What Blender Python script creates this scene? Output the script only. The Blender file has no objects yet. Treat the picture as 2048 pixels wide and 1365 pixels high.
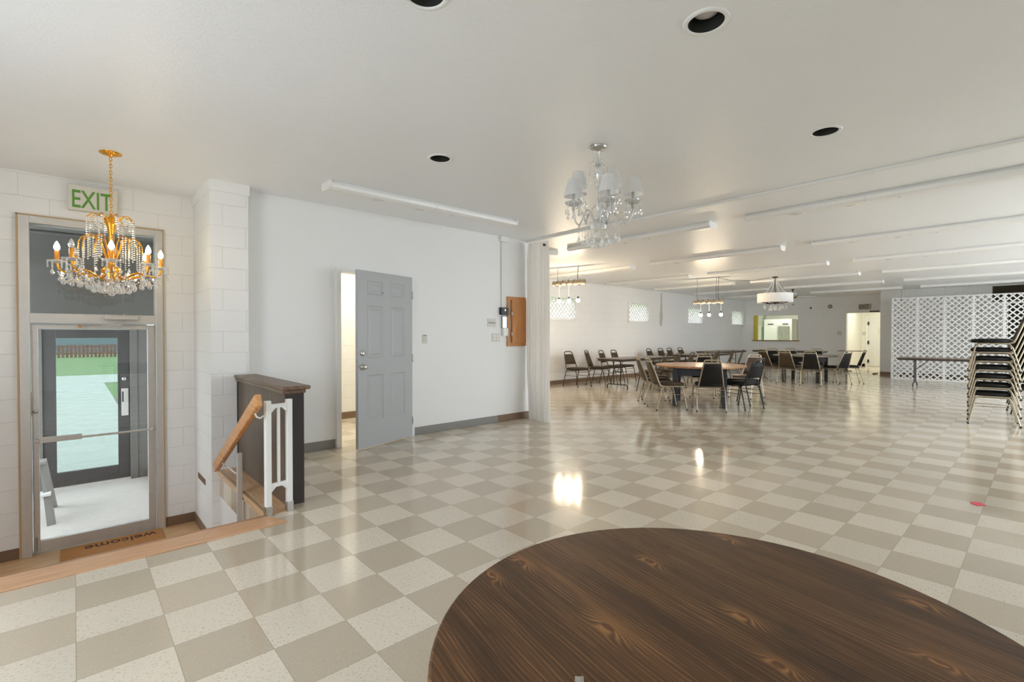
import bpy, bmesh, math, random
from mathutils import Vector, Matrix
random.seed(7)
PI = math.pi
R = math.radians
S = bpy.context.scene
COL = S.collection

# ------------------------------------------------------------------ camera
cam_d = bpy.data.cameras.new('camera')
cam_d.sensor_width = 36.0
cam_d.lens = 966.9 / 2048 * 36.0
cam_d.clip_start = 0.05
cam_d.clip_end = 300
cam = bpy.data.objects.new('camera', cam_d)
COL.objects.link(cam)
cam.location = (0.309, -2.136, 1.302)
cam.rotation_euler = (R(90 - 0.673), 0, R(47.833 - 90))
S.camera = cam

# ------------------------------------------------------------------ world, daylight, exposure
SKY = 5.0
W = bpy.data.worlds.new('sky')
S.world = W
W.use_nodes = True
bg = W.node_tree.nodes['Background']
bg.inputs[0].default_value = (0.835, 0.925, 1.0, 1)
bg.inputs[1].default_value = SKY
S.view_settings.view_transform = 'Standard'
S.view_settings.look = 'None'
S.view_settings.gamma = 1.0
S.view_settings.use_curve_mapping = False
S.view_settings.exposure = 0.74
S.cycles.use_denoising = True
S.cycles.max_bounces = 10
S.cycles.diffuse_bounces = 8
S.cycles.glossy_bounces = 4
S.cycles.transmission_bounces = 6
S.cycles.transparent_max_bounces = 24
S.cycles.caustics_reflective = False
S.cycles.caustics_refractive = False
S.cycles.sample_clamp_indirect = 6.0

def portal(name, loc, rot, sx, sy):
    l = bpy.data.lights.new(name, 'AREA')
    l.shape = 'RECTANGLE'; l.size = sx; l.size_y = sy
    l.cycles.is_portal = True
    o = bpy.data.objects.new(name, l); COL.objects.link(o)
    o.location = loc; o.rotation_euler = rot
    return o

def lamp(name, loc, power, color, sx, sy, rot=(0, 0, 0)):
    l = bpy.data.lights.new(name, 'AREA')
    l.shape = 'RECTANGLE'; l.size = sx; l.size_y = sy
    l.energy = power; l.color = color
    o = bpy.data.objects.new(name, l); COL.objects.link(o)
    o.location = loc; o.rotation_euler = rot
    return o

ADDED_WIN_RIGHT = [(6.8, 10.4), (10.8, 14.5), (14.9, 17.7)]   # invented openings in the unseen right wall, to bring daylight in
ADDED_WIN_BACK = [(-5.0, -4.1), (-0.6, 1.0)]  # likewise invented, out of view, for more daylight
SILL, HEAD = 0.12, 2.70
RIGHT_Y = -5.2
BACK_X = -1.7
for i, (a, b) in enumerate(ADDED_WIN_RIGHT):
    portal('daylight_portal', ((a + b) / 2, RIGHT_Y - 0.2, (SILL + HEAD) / 2), (R(90), 0, 0), b - a, HEAD - SILL)
for i, (a, b) in enumerate(ADDED_WIN_BACK):
    portal('daylight_portal', (BACK_X - 0.2, (a + b) / 2, (SILL + HEAD) / 2), (R(90), 0, R(-90)), b - a, HEAD - SILL)

# ------------------------------------------------------------------ materials
MATS = {}
class NT:
    def __init__(s, name):
        s.m = bpy.data.materials.new(name); s.m.use_nodes = True
        s.t = s.m.node_tree; s.n = s.t.nodes; s.l = s.t.links
        s.bsdf = s.n['Principled BSDF']
    def node(s, typ, **kw):
        n = s.n.new(typ)
        for k, v in kw.items(): setattr(n, k, v)
        return n
    def set(s, sock, v):
        if isinstance(v, (int, float, tuple, list)):
            if isinstance(v, (tuple, list)) and len(v) == 3 and sock.type == 'RGBA': v = (*v, 1)
            sock.default_value = v
        else: s.l.new(v, sock)
    def math(s, op, a, b=None, c=None):
        n = s.node('ShaderNodeMath', operation=op)
        for i, v in enumerate((a, b, c)):
            if v is not None: s.set(n.inputs[i], v)
        return n.outputs[0]
    def mix(s, f, a, b):
        n = s.node('ShaderNodeMix', data_type='RGBA')
        s.set(n.inputs[0], f); s.set(n.inputs[6], a); s.set(n.inputs[7], b)
        return n.outputs[2]
    def coord(s): return s.node('ShaderNodeTexCoord').outputs['Object']
    def xyz(s, v):
        n = s.node('ShaderNodeSeparateXYZ'); s.l.new(v, n.inputs[0]); return n.outputs
    def comb(s, x, y, z):
        n = s.node('ShaderNodeCombineXYZ')
        for i, v in enumerate((x, y, z)): s.set(n.inputs[i], v)
        return n.outputs[0]
    def noise(s, v, scale, detail=2, rough=0.5):
        n = s.node('ShaderNodeTexNoise')
        if v is not None: s.l.new(v, n.inputs['Vector'])
        n.inputs['Scale'].default_value = scale; n.inputs['Detail'].default_value = detail
        n.inputs['Roughness'].default_value = rough
        return n.outputs['Fac']
    def ramp(s, f, stops):
        n = s.node('ShaderNodeValToRGB')
        s.l.new(f, n.inputs[0])
        e = n.color_ramp.elements
        while len(e) < len(stops): e.new(0.5)
        for i, (p, c) in enumerate(stops):
            e[i].position = p; e[i].color = (*c, 1) if len(c) == 3 else c
        return n.outputs[0]
    def maprange(s, f, a, b, c, d):
        n = s.node('ShaderNodeMapRange')
        s.l.new(f, n.inputs[0])
        for i, v in enumerate((a, b, c, d)): n.inputs[i + 1].default_value = v
        return n.outputs[0]
    def bump(s, h, strength=0.2, dist=0.01, normal=None):
        n = s.node('ShaderNodeBump')
        n.inputs['Strength'].default_value = strength; n.inputs['Distance'].default_value = dist
        s.l.new(h, n.inputs['Height'])
        if normal is not None: s.l.new(normal, n.inputs['Normal'])
        s.l.new(n.outputs[0], s.bsdf.inputs['Normal'])
        return n.outputs[0]
    def out(s, **kw):
        for k, v in kw.items():
            s.set(s.bsdf.inputs[k.replace('_', ' ')], v)
        return s.m

def srgb(r, g, b):
    f = lambda c: (c / 255 / 12.92) if c / 255 <= 0.04045 else ((c / 255 + 0.055) / 1.055) ** 2.4
    return (f(r), f(g), f(b))

def plain(name, col, rough=0.5, metal=0.0, var=0.06, scale=8.0, bump=0.0, bscale=60, **kw):
    """a painted / metal / plastic surface with a little procedural variation"""
    if name in MATS: return MATS[name]
    t = NT(name); c = t.coord()
    f = t.noise(c, scale, 4)
    dark = tuple(x * (1 - var) for x in col); lite = tuple(min(1, x * (1 + var)) for x in col)
    t.set(t.bsdf.inputs['Base Color'], t.mix(f, dark, lite))
    t.set(t.bsdf.inputs['Roughness'], t.maprange(f, 0.2, 0.8, max(0.02, rough - 0.05), min(1, rough + 0.05)))
    if bump: t.bump(t.noise(c, bscale, 3), bump, 0.004)
    MATS[name] = t.out(Metallic=metal, **kw)
    return MATS[name]

def emit(name, col, strength):
    if name in MATS: return MATS[name]
    t = NT(name); c = t.coord()
    f = t.noise(c, 5, 1)
    t.out(Base_Color=(0.9, 0.85, 0.75))
    t.set(t.bsdf.inputs['Emission Color'], t.mix(f, col, tuple(min(1, x * 1.05) for x in col)))
    t.bsdf.inputs['Emission Strength'].default_value = strength
    MATS[name] = t.m
    return t.m

def clear(name, tint, gloss=0.12, rough=0.0, extra=0.5, milk=0.0):
    """thin clear glass or crystal: see-through with a fresnel glint"""
    if name in MATS: return MATS[name]
    t = NT(name); n, l = t.n, t.l
    n.remove(t.bsdf)
    tr = t.node('ShaderNodeBsdfTransparent'); tr.inputs[0].default_value = (*tint, 1)
    gl = t.node('ShaderNodeBsdfGlossy'); gl.inputs['Roughness'].default_value = rough
    gl.inputs[0].default_value = (1, 1, 1, 1)
    lw = t.node('ShaderNodeLayerWeight'); lw.inputs[0].default_value = 0.25
    f = t.math('MULTIPLY_ADD', lw.outputs['Fresnel'], extra, gloss)
    nz = t.noise(t.coord(), 9, 2)
    f = t.math('MULTIPLY', f, t.maprange(nz, 0, 1, 0.8, 1.2))
    f = t.math('MINIMUM', f, 1.0)
    mx = t.node('ShaderNodeMixShader')
    l.new(f, mx.inputs[0]); l.new(tr.outputs[0], mx.inputs[1]); l.new(gl.outputs[0], mx.inputs[2])
    last = mx.outputs[0]
    if milk:
        df = t.node('ShaderNodeBsdfDiffuse'); df.inputs[0].default_value = (0.9, 0.9, 0.89, 1)
        m2 = t.node('ShaderNodeMixShader'); m2.inputs[0].default_value = milk
        l.new(last, m2.inputs[1]); l.new(df.outputs[0], m2.inputs[2]); last = m2.outputs[0]
    l.new(last, n['Material Output'].inputs[0])
    MATS[name] = t.m
    return t.m

def fabric(name, col, through=0.45):
    if name in MATS: return MATS[name]
    t = NT(name); n, l = t.n, t.l; n.remove(t.bsdf)
    c = t.mix(t.noise(t.coord(), 60, 3), tuple(v * 0.97 for v in col), col)
    d = t.node('ShaderNodeBsdfDiffuse'); tl = t.node('ShaderNodeBsdfTranslucent')
    l.new(c, d.inputs[0]); l.new(c, tl.inputs[0])
    mx = t.node('ShaderNodeMixShader'); mx.inputs[0].default_value = through
    l.new(d.outputs[0], mx.inputs[1]); l.new(tl.outputs[0], mx.inputs[2]); l.new(mx.outputs[0], n['Material Output'].inputs[0])
    MATS[name] = t.m
    return t.m

def block_wall(name, col, rough=0.45, bump=0.55):
    """painted concrete block: 8 inch courses, world aligned, on faces along X or along Y"""
    if name in MATS: return MATS[name]
    t = NT(name); c = t.coord(); x, y, z = t.xyz(c)
    g = t.node('ShaderNodeNewGeometry'); nx = t.xyz(g.outputs['Normal'])[0]
    k = t.math('GREATER_THAN', t.math('ABSOLUTE', nx), 0.5)
    u = t.math('ADD', t.math('MULTIPLY', x, t.math('SUBTRACT', 1.0, k)), t.math('MULTIPLY', y, k))
    zz = t.math('ADD', z, -0.929 + 0.2045 * 20)
    b = t.node('ShaderNodeTexBrick')
    t.l.new(t.comb(t.math('ADD', u, 20.3), zz, 0.0), b.inputs['Vector'])
    b.inputs['Scale'].default_value = 1.0
    b.inputs['Brick Width'].default_value = 0.409
    b.inputs['Row Height'].default_value = 0.2045
    b.inputs['Mortar Size'].default_value = 0.0045
    b.inputs['Mortar Smooth'].default_value = 0.6
    joint = b.outputs['Fac']
    pit = t.noise(c, 55, 5, 0.65)
    big = t.noise(c, 2.2, 3)
    base = t.mix(big, tuple(v * 0.97 for v in col), col)
    t.set(t.bsdf.inputs['Base Color'], t.mix(t.math('MULTIPLY', joint, 0.22), base, tuple(v * 0.72 for v in col)))
    h = t.math('ADD', t.math('MULTIPLY', joint, -1.0), t.math('MULTIPLY', pit, 0.35))
    t.bump(h, bump, 0.006)
    MATS[name] = t.out(Roughness=rough)
    return MATS[name]

T = 0.3048
def floor_material():
    t = NT('vinyl_floor_tiles'); c = t.coord(); x, y, z = t.xyz(c)
    u = t.math('DIVIDE', x, T); v = t.math('DIVIDE', y, T)
    par = t.math('PINGPONG', t.math('ADD', t.math('FLOOR', u), t.math('FLOOR', v)), 1.0)
    par = t.math('GREATER_THAN', par, 0.5)                      # 1 = light tile
    # tile tone
    cell = t.node('ShaderNodeTexWhiteNoise', noise_dimensions='2D')
    t.l.new(t.comb(t.math('FLOOR', u), t.math('FLOOR', v), 0.0), cell.inputs['Vector'])
    tone = t.maprange(cell.outputs['Value'], 0, 1, 0.94, 1.05)
    # specks on the light tiles: long flecks one way; soft streaks on the dark
    sp = t.noise(t.comb(t.math('MULTIPLY', x, 60), t.math('MULTIPLY', y, 150), 0.0), 1.0, 2, 0.6)
    sp2 = t.noise(t.comb(t.math('MULTIPLY', x, 190), t.math('MULTIPLY', y, 70), 3.0), 1.0, 1, 0.5)
    dspeck = t.math('GREATER_THAN', sp, 0.625)
    wspeck = t.math('GREATER_THAN', sp2, 0.66)
    light = t.mix(t.math('MULTIPLY', dspeck, 0.6), srgb(219, 208, 191), srgb(142, 130, 112))
    dark = t.mix(t.math('MULTIPLY', wspeck, 0.5), srgb(193, 179, 159), srgb(217, 207, 190))
    dark = t.mix(t.math('MULTIPLY', t.math('GREATER_THAN', sp, 0.68), 0.4), dark, srgb(146, 130, 110))
    col = t.mix(par, dark, light)
    mul = t.node('ShaderNodeMix', data_type='RGBA', blend_type='MULTIPLY')
    mul.inputs[0].default_value = 1
    t.l.new(col, mul.inputs[6])
    cc = t.node('ShaderNodeCombineColor')
    for i in range(3): t.l.new(tone, cc.inputs[i])
    t.l.new(cc.outputs[0], mul.inputs[7])
    # joints
    fu = t.math('ABSOLUTE', t.math('SUBTRACT', t.math('FRACT', u), 0.5))
    fv = t.math('ABSOLUTE', t.math('SUBTRACT', t.math('FRACT', v), 0.5))
    j = t.math('GREATER_THAN', t.math('MAXIMUM', fu, fv), 0.4955)
    t.set(t.bsdf.inputs['Base Color'], t.mix(t.math('MULTIPLY', j, 0.45), mul.outputs[2], srgb(120, 106, 88)))
    wear = t.noise(c, 1.3, 4, 0.6)
    t.set(t.bsdf.inputs['Roughness'], t.maprange(wear, 0.3, 0.7, 0.08, 0.17))
    wav = t.noise(c, 9, 3, 0.55)
    t.bump(t.math('ADD', t.math('MULTIPLY', wav, 1.0), t.math('MULTIPLY', j, -0.15)), 0.07, 0.006)
    return t.out(Specular_IOR_Level=0.55)

def ceiling_material():
    t = NT('ceiling_paint'); c = t.coord(); x, y, z = t.xyz(c)
    a = t.noise(t.comb(t.math('MULTIPLY', x, 9), t.math('MULTIPLY', y, 26), 0.0), 1.0, 4, 0.6)
    b = t.noise(c, 70, 3, 0.6)
    big = t.noise(c, 0.7, 2)
    t.set(t.bsdf.inputs['Base Color'], t.mix(big, (0.835, 0.85, 0.865), (0.86, 0.875, 0.89)))
    t.bump(t.math('ADD', a, t.math('MULTIPLY', b, 0.5)), 0.6, 0.006)
    return t.out(Roughness=0.38)

def wood(name, c_dark, c_mid, c_lite, grain=(1, 0), rough=0.35, freq=55, stretch=0.06):
    """boards: grain runs along a direction in the XY plane (or 'z')"""
    if name in MATS: return MATS[name]
    t = NT(name); c = t.coord(); x, y, z = t.xyz(c)
    if grain == 'z': u, v = z, t.math('ADD', x, y)
    elif grain == 'y': u, v = y, t.math('ADD', x, z)
    elif grain == 'x': u, v = x, t.math('ADD', y, z)
    gv = t.comb(t.math('MULTIPLY', u, freq * stretch), t.math('MULTIPLY', v, freq), 0.0)
    f = t.noise(gv, 1.0, 5, 0.6)
    f2 = t.noise(c, 3, 2)
    f = t.math('ADD', t.math('MULTIPLY', f, 0.85), t.math('MULTIPLY', f2, 0.15))
    t.set(t.bsdf.inputs['Base Color'], t.ramp(f, [(0.3, c_dark), (0.5, c_mid), (0.72, c_lite)]))
    t.bump(f, 0.12, 0.002)
    MATS[name] = t.out(Roughness=rough)
    return MATS[name]

def walnut_top(name, ang, knots, c0=None):
    """stained pine table top: long grain, cathedral bands and round knots (positions in the top's own plane)"""
    t = NT(name); c = t.coord(); x, y, z = t.xyz(c)
    ca, sa = math.cos(ang), math.sin(ang)
    u = t.math('ADD', t.math('MULTIPLY', x, ca), t.math('MULTIPLY', y, sa))
    v = t.math('ADD', t.math('MULTIPLY', x, -sa), t.math('MULTIPLY', y, ca))
    bw = 0.118
    vb = t.math('DIVIDE', t.math('ADD', v, 5 * bw + 0.03), bw)
    bid = t.math('FLOOR', vb)
    wn = t.node('ShaderNodeTexWhiteNoise', noise_dimensions='1D'); t.l.new(bid, wn.inputs['W'])
    rnd = wn.outputs['Value']
    off = t.math('MULTIPLY', rnd, 9.0)
    warp = t.noise(t.comb(t.math('ADD', t.math('MULTIPLY', u, 1.7), off), t.math('MULTIPLY', v, 7.0), 0.0), 1.0, 2, 0.5)
    h = t.math('ADD', t.math('MULTIPLY', v, 105.0), t.math('MULTIPLY', warp, 8.0))
    near = None
    for (ku, kv, sz) in knots:
        a = t.math('DIVIDE', t.math('SUBTRACT', u, ku), 0.040 * sz)
        b = t.math('DIVIDE', t.math('SUBTRACT', v, kv), 0.017 * sz)
        d = t.math('ADD', t.math('MULTIPLY', a, a), t.math('MULTIPLY', b, b))
        g = t.math('DIVIDE', 1.0, t.math('ADD', 1.0, d))
        h = t.math('ADD', h, t.math('MULTIPLY', g, 4.2))
        near = g if near is None else t.math('MAXIMUM', near, g)
    ring = t.maprange(t.math('SINE', t.math('MULTIPLY', h, 6.283)), -1, 1, 0, 1)
    fine = t.noise(t.comb(t.math('MULTIPLY', u, 5.0), t.math('MULTIPLY', v, 420.0), off), 1.0, 3, 0.65)
    broad = t.noise(t.comb(t.math('ADD', t.math('MULTIPLY', u, 1.6), off), t.math('MULTIPLY', v, 14.0), 5.0), 1.0, 4, 0.6)
    blot = t.noise(t.comb(t.math('MULTIPLY', u, 5.0), t.math('MULTIPLY', v, 9.0), 2.0), 1.0, 4, 0.65)
    f = t.math('ADD', t.math('MULTIPLY', fine, 0.50), t.math('MULTIPLY', broad, 0.50))
    f = t.math('ADD', f, t.math('MULTIPLY', t.math('SUBTRACT', rnd, 0.5), 0.07))
    col = t.ramp(f, [(0.30, srgb(42, 28, 19)), (0.46, srgb(76, 52, 34)), (0.60, srgb(104, 72, 46)), (0.78, srgb(140, 100, 60))])
    line = t.math('MULTIPLY', t.math('POWER', ring, 7.0), t.maprange(fine, 0.38, 0.62, 0.1, 1.0))
    line = t.math('MULTIPLY', line, t.maprange(broad, 0.35, 0.65, 0.25, 1.0))
    col = t.mix(t.math('MULTIPLY', line, 0.75), col, srgb(166, 120, 70))
    col = t.mix(t.maprange(blot, 0.60, 0.78, 0.0, 0.65), col, srgb(42, 31, 25))
    halo = t.maprange(near, 0.22, 0.8, 0.0, 0.85)
    col = t.mix(t.math('MULTIPLY', halo, t.maprange(ring, 0, 1, 0.05, 1.0)), col, srgb(172, 122, 74))
    core = t.maprange(near, 0.86, 0.93, 0.0, 0.75)
    col = t.mix(core, col, srgb(92, 52, 34))
    seam = t.math('LESS_THAN', t.math('ABSOLUTE', t.math('SUBTRACT', t.math('FRACT', vb), 0.5)), 0.0)
    t.set(t.bsdf.inputs['Base Color'], col)
    t.bump(f, 0.10, 0.0015)
    return t.out(Roughness=0.42, Specular_IOR_Level=0.28)

WHITE = (0.83, 0.825, 0.815)
M_FLOOR = floor_material()
M_CEIL = ceiling_material()
M_BLOCK = block_wall('painted_block_wall', WHITE)
M_BLOCK_FAR = block_wall('painted_block_wall_far', (0.83, 0.825, 0.815), 0.4)
M_WALL = plain('smooth_white_wall', (0.81, 0.81, 0.805), 0.55, var=0.015, scale=1.5, bump=0.08, bscale=25)
M_TRIMW = plain('white_trim_paint', (0.82, 0.82, 0.81), 0.4, var=0.02)
M_BASE_G = plain('grey_vinyl_baseboard', srgb(128, 124, 118), 0.4)
M_BASE_B = plain('brown_vinyl_baseboard', srgb(122, 98, 78), 0.45)
M_ALU = plain('brushed_aluminium', srgb(204, 200, 195), 0.4, metal=0.45, var=0.08, scale=20)
M_STEEL = plain('steel', srgb(190, 188, 184), 0.28, metal=0.9, var=0.05)
M_CHROME = plain('chrome', srgb(215, 213, 208), 0.12, metal=1.0, var=0.03)
M_GOLD = plain('gold_plate', srgb(236, 168, 62), 0.24, metal=0.9, var=0.08, scale=30)
M_CANDLE = plain('gold_candle_sleeve', srgb(226, 150, 58), 0.35, metal=0.35)
M_CRYSTAL = clear('cut_crystal', (0.96, 0.96, 0.96), 0.16, 0.03, 1.1, 0.24)
M_GLASS = clear('window_glass', (0.80, 0.82, 0.82), 0.03, 0.0, 0.6)
M_TINT = clear('door_glass', (0.90, 0.90, 0.895), 0.03, 0.0, 0.35)
M_OUTG = clear('outer_door_glass', (0.47, 0.515, 0.50), 0.03, 0.0, 0.35)
M_FROST = None
def frosted():
    t = NT('privacy_glass'); n, l = t.n, t.l; n.remove(t.bsdf)
    tl = t.node('ShaderNodeBsdfTranslucent'); l.new(t.mix(t.noise(t.coord(), 30, 2), (0.34, 0.315, 0.295), (0.38, 0.355, 0.33)), tl.inputs[0])
    gl = t.node('ShaderNodeBsdfGlossy'); gl.inputs['Roughness'].default_value = 0.2
    mx = t.node('ShaderNodeMixShader'); mx.inputs[0].default_value = 0.06
    l.new(tl.outputs[0], mx.inputs[1]); l.new(gl.outputs[0], mx.inputs[2]); l.new(mx.outputs[0], n['Material Output'].inputs[0])
    return t.m
M_FROST = frosted()
M_BULB = emit('warm_bulb_glow', (1.0, 0.80, 0.52), 42)
M_BULB2 = emit('pendant_bulb_glow', (1.0, 0.80, 0.56), 190)
M_OAK = wood('oak', srgb(160, 100, 50), srgb(192, 130, 72), srgb(212, 156, 96), 'z', 0.4)
M_RAIL = wood('handrail_wood', srgb(184, 124, 74), srgb(210, 152, 98), srgb(226, 178, 126), 'y', 0.35)
M_NOSE = wood('stair_nosing_wood', srgb(186, 138, 102), srgb(206, 160, 122), srgb(222, 182, 146), 'x', 0.3)
M_LEDGE = wood('ledge_wood', srgb(186, 146, 106), srgb(206, 168, 128), srgb(222, 190, 152), 'y', 0.35)
M_LAND = wood('landing_floor', srgb(176, 134, 92), srgb(204, 164, 120), srgb(218, 188, 150), 'x', 0.4)
M_DKWOOD = wood('dark_stained_panel', srgb(78, 62, 50), srgb(94, 77, 62), srgb(110, 92, 76), 'z', 0.5, 30)
M_CAPWOOD = wood('worn_cap_wood', srgb(82, 64, 50), srgb(112, 90, 72), srgb(140, 116, 94), 'y', 0.4)
M_BLACKW = plain('near_black_end_panel', srgb(50, 44, 44), 0.5)
M_DOOR = plain('grey_door_paint', srgb(176, 178, 180), 0.42, var=0.02)
M_BLACK = plain('black_plastic', (0.02, 0.02, 0.022), 0.45)
M_VINYL = plain('black_vinyl', srgb(24, 22, 20), 0.55, Specular_IOR_Level=0.25, var=0.12, scale=12, bump=0.1, bscale=200)
M_VINYLB = plain('brown_vinyl', srgb(66, 54, 39), 0.5, Specular_IOR_Level=0.3, var=0.12, scale=12, bump=0.1, bscale=200)
M_VINYLR = plain('plum_vinyl', srgb(88, 66, 62), 0.34, var=0.15, scale=12, bump=0.1, bscale=200)
M_SILVER = plain('champagne_chair_tube', srgb(164, 152, 130), 0.3, metal=0.6)
M_WHITEFR = plain('pale_chair_tube', srgb(214, 210, 200), 0.32, metal=0.45)
M_BRONZE = plain('bronze_chair_tube', srgb(84, 70, 52), 0.36, metal=0.5)
M_BLACKFR = plain('black_chair_tube', srgb(40, 38, 36), 0.4, metal=0.3)
M_RUBBER = plain('rubber_foot', (0.03, 0.03, 0.03), 0.7)
M_LAMTOP = wood('dark_laminate_top', srgb(78, 62, 50), srgb(98, 80, 64), srgb(116, 96, 78), 'x', 0.3, 20)
M_EDGE = plain('dark_table_edge', srgb(58, 48, 40), 0.45)
M_TLEG = plain('painted_table_leg', srgb(46, 50, 56), 0.5)
M_TLEG2 = plain('dark_table_leg', srgb(38, 34, 32), 0.5)
M_RTOP = wood('honey_table_top', srgb(160, 108, 66), srgb(190, 138, 92), srgb(214, 168, 122), 'x', 0.28, 30)
M_RTOP2 = wood('grey_brown_table_top', srgb(96, 88, 80), srgb(118, 108, 98), srgb(138, 128, 118), 'x', 0.28, 30)
M_LENS = plain('fixture_lens', (0.84, 0.84, 0.825), 0.3, var=0.01)
M_FIX = plain('fixture_enamel', (0.80, 0.80, 0.785), 0.35, var=0.02)
M_SHADE = fabric('white_shade_fabric', (0.92, 0.92, 0.915), 0.5)
M_CURT = fabric('white_curtain_fabric', (0.90, 0.90, 0.895), 0.42)
M_LATT = plain('white_lattice', (0.76, 0.76, 0.75), 0.45, var=0.02)
M_BAFFLE = plain('black_baffle', (0.022, 0.022, 0.018), 0.5)
M_PAR = plain('frosted_lamp_face', (0.62, 0.60, 0.60), 0.35)
M_SIGN = plain('sign_face', srgb(214, 210, 200), 0.4)
M_GREEN = plain('green_letters', srgb(96, 150, 62), 0.45)
M_OLIVE = plain('dark_letters', srgb(94, 88, 62), 0.5)
M_YELLOW = plain('yellow_paint', srgb(206, 186, 60), 0.5)
M_PLATE = plain('beige_switch_plate', srgb(206, 202, 190), 0.4)
M_CONC = plain('concrete_floor', srgb(198, 192, 185), 0.75, var=0.12, scale=14, bump=0.3, bscale=120)
M_WALK = plain('concrete_walk', srgb(190, 190, 184), 0.8, var=0.10, scale=3, bump=0.2)
M_BRZDOOR = plain('dark_bronze_door', srgb(74, 72, 72), 0.45, metal=0.4, var=0.15, scale=6)
M_GREYP = plain('grey_vestibule_paint', srgb(104, 102, 98), 0.6)
M_GRASS = plain('grass', srgb(122, 146, 98), 0.9, var=0.3, scale=40)
M_FENCE = plain('red_brown_fence_wood', srgb(136, 92, 82), 0.8, var=0.2, scale=4)
M_HOUSE = plain('grey_blue_siding', srgb(126, 138, 150), 0.7)
M_GRAVEL = plain('gravel', srgb(140, 126, 114), 0.9, var=0.4, scale=60)
M_MAT = plain('coir_mat', srgb(176, 120, 66), 0.95, var=0.2, scale=90, bump=0.5, bscale=400)
M_MATINK = plain('mat_lettering', srgb(70, 42, 28), 0.95)
M_BARK = plain('birch_bark', srgb(170, 158, 140), 0.8, var=0.5, scale=26, bump=0.6, bscale=40)
M_LATER = plain('cut_wood_end', srgb(150, 134, 112), 0.8, var=0.25, scale=40)
M_CHAIN = plain('dark_chain', srgb(70, 66, 60), 0.45, metal=0.5)
M_DRUM = plain('drum_shade_fabric', (0.80, 0.795, 0.78), 0.75, var=0.02)
M_STRING = plain('white_strand', (0.82, 0.82, 0.80), 0.4)
M_FANBR = plain('aged_brass', srgb(120, 106, 60), 0.4, metal=0.5)
M_DARKHOLE = plain('dark_brown_void', srgb(56, 46, 30), 0.8)
M_KITWALL = plain('kitchen_wall', (0.78, 0.77, 0.72), 0.5, var=0.02)
M_STAIN = plain('wall_stain', srgb(196, 192, 184), 0.6)
M_RED = plain('pink_red_scrap', srgb(222, 80, 96), 0.6)
M_BRICKH = plain('broken_block_hollow', srgb(120, 92, 76), 0.9, var=0.3, scale=20)

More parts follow.
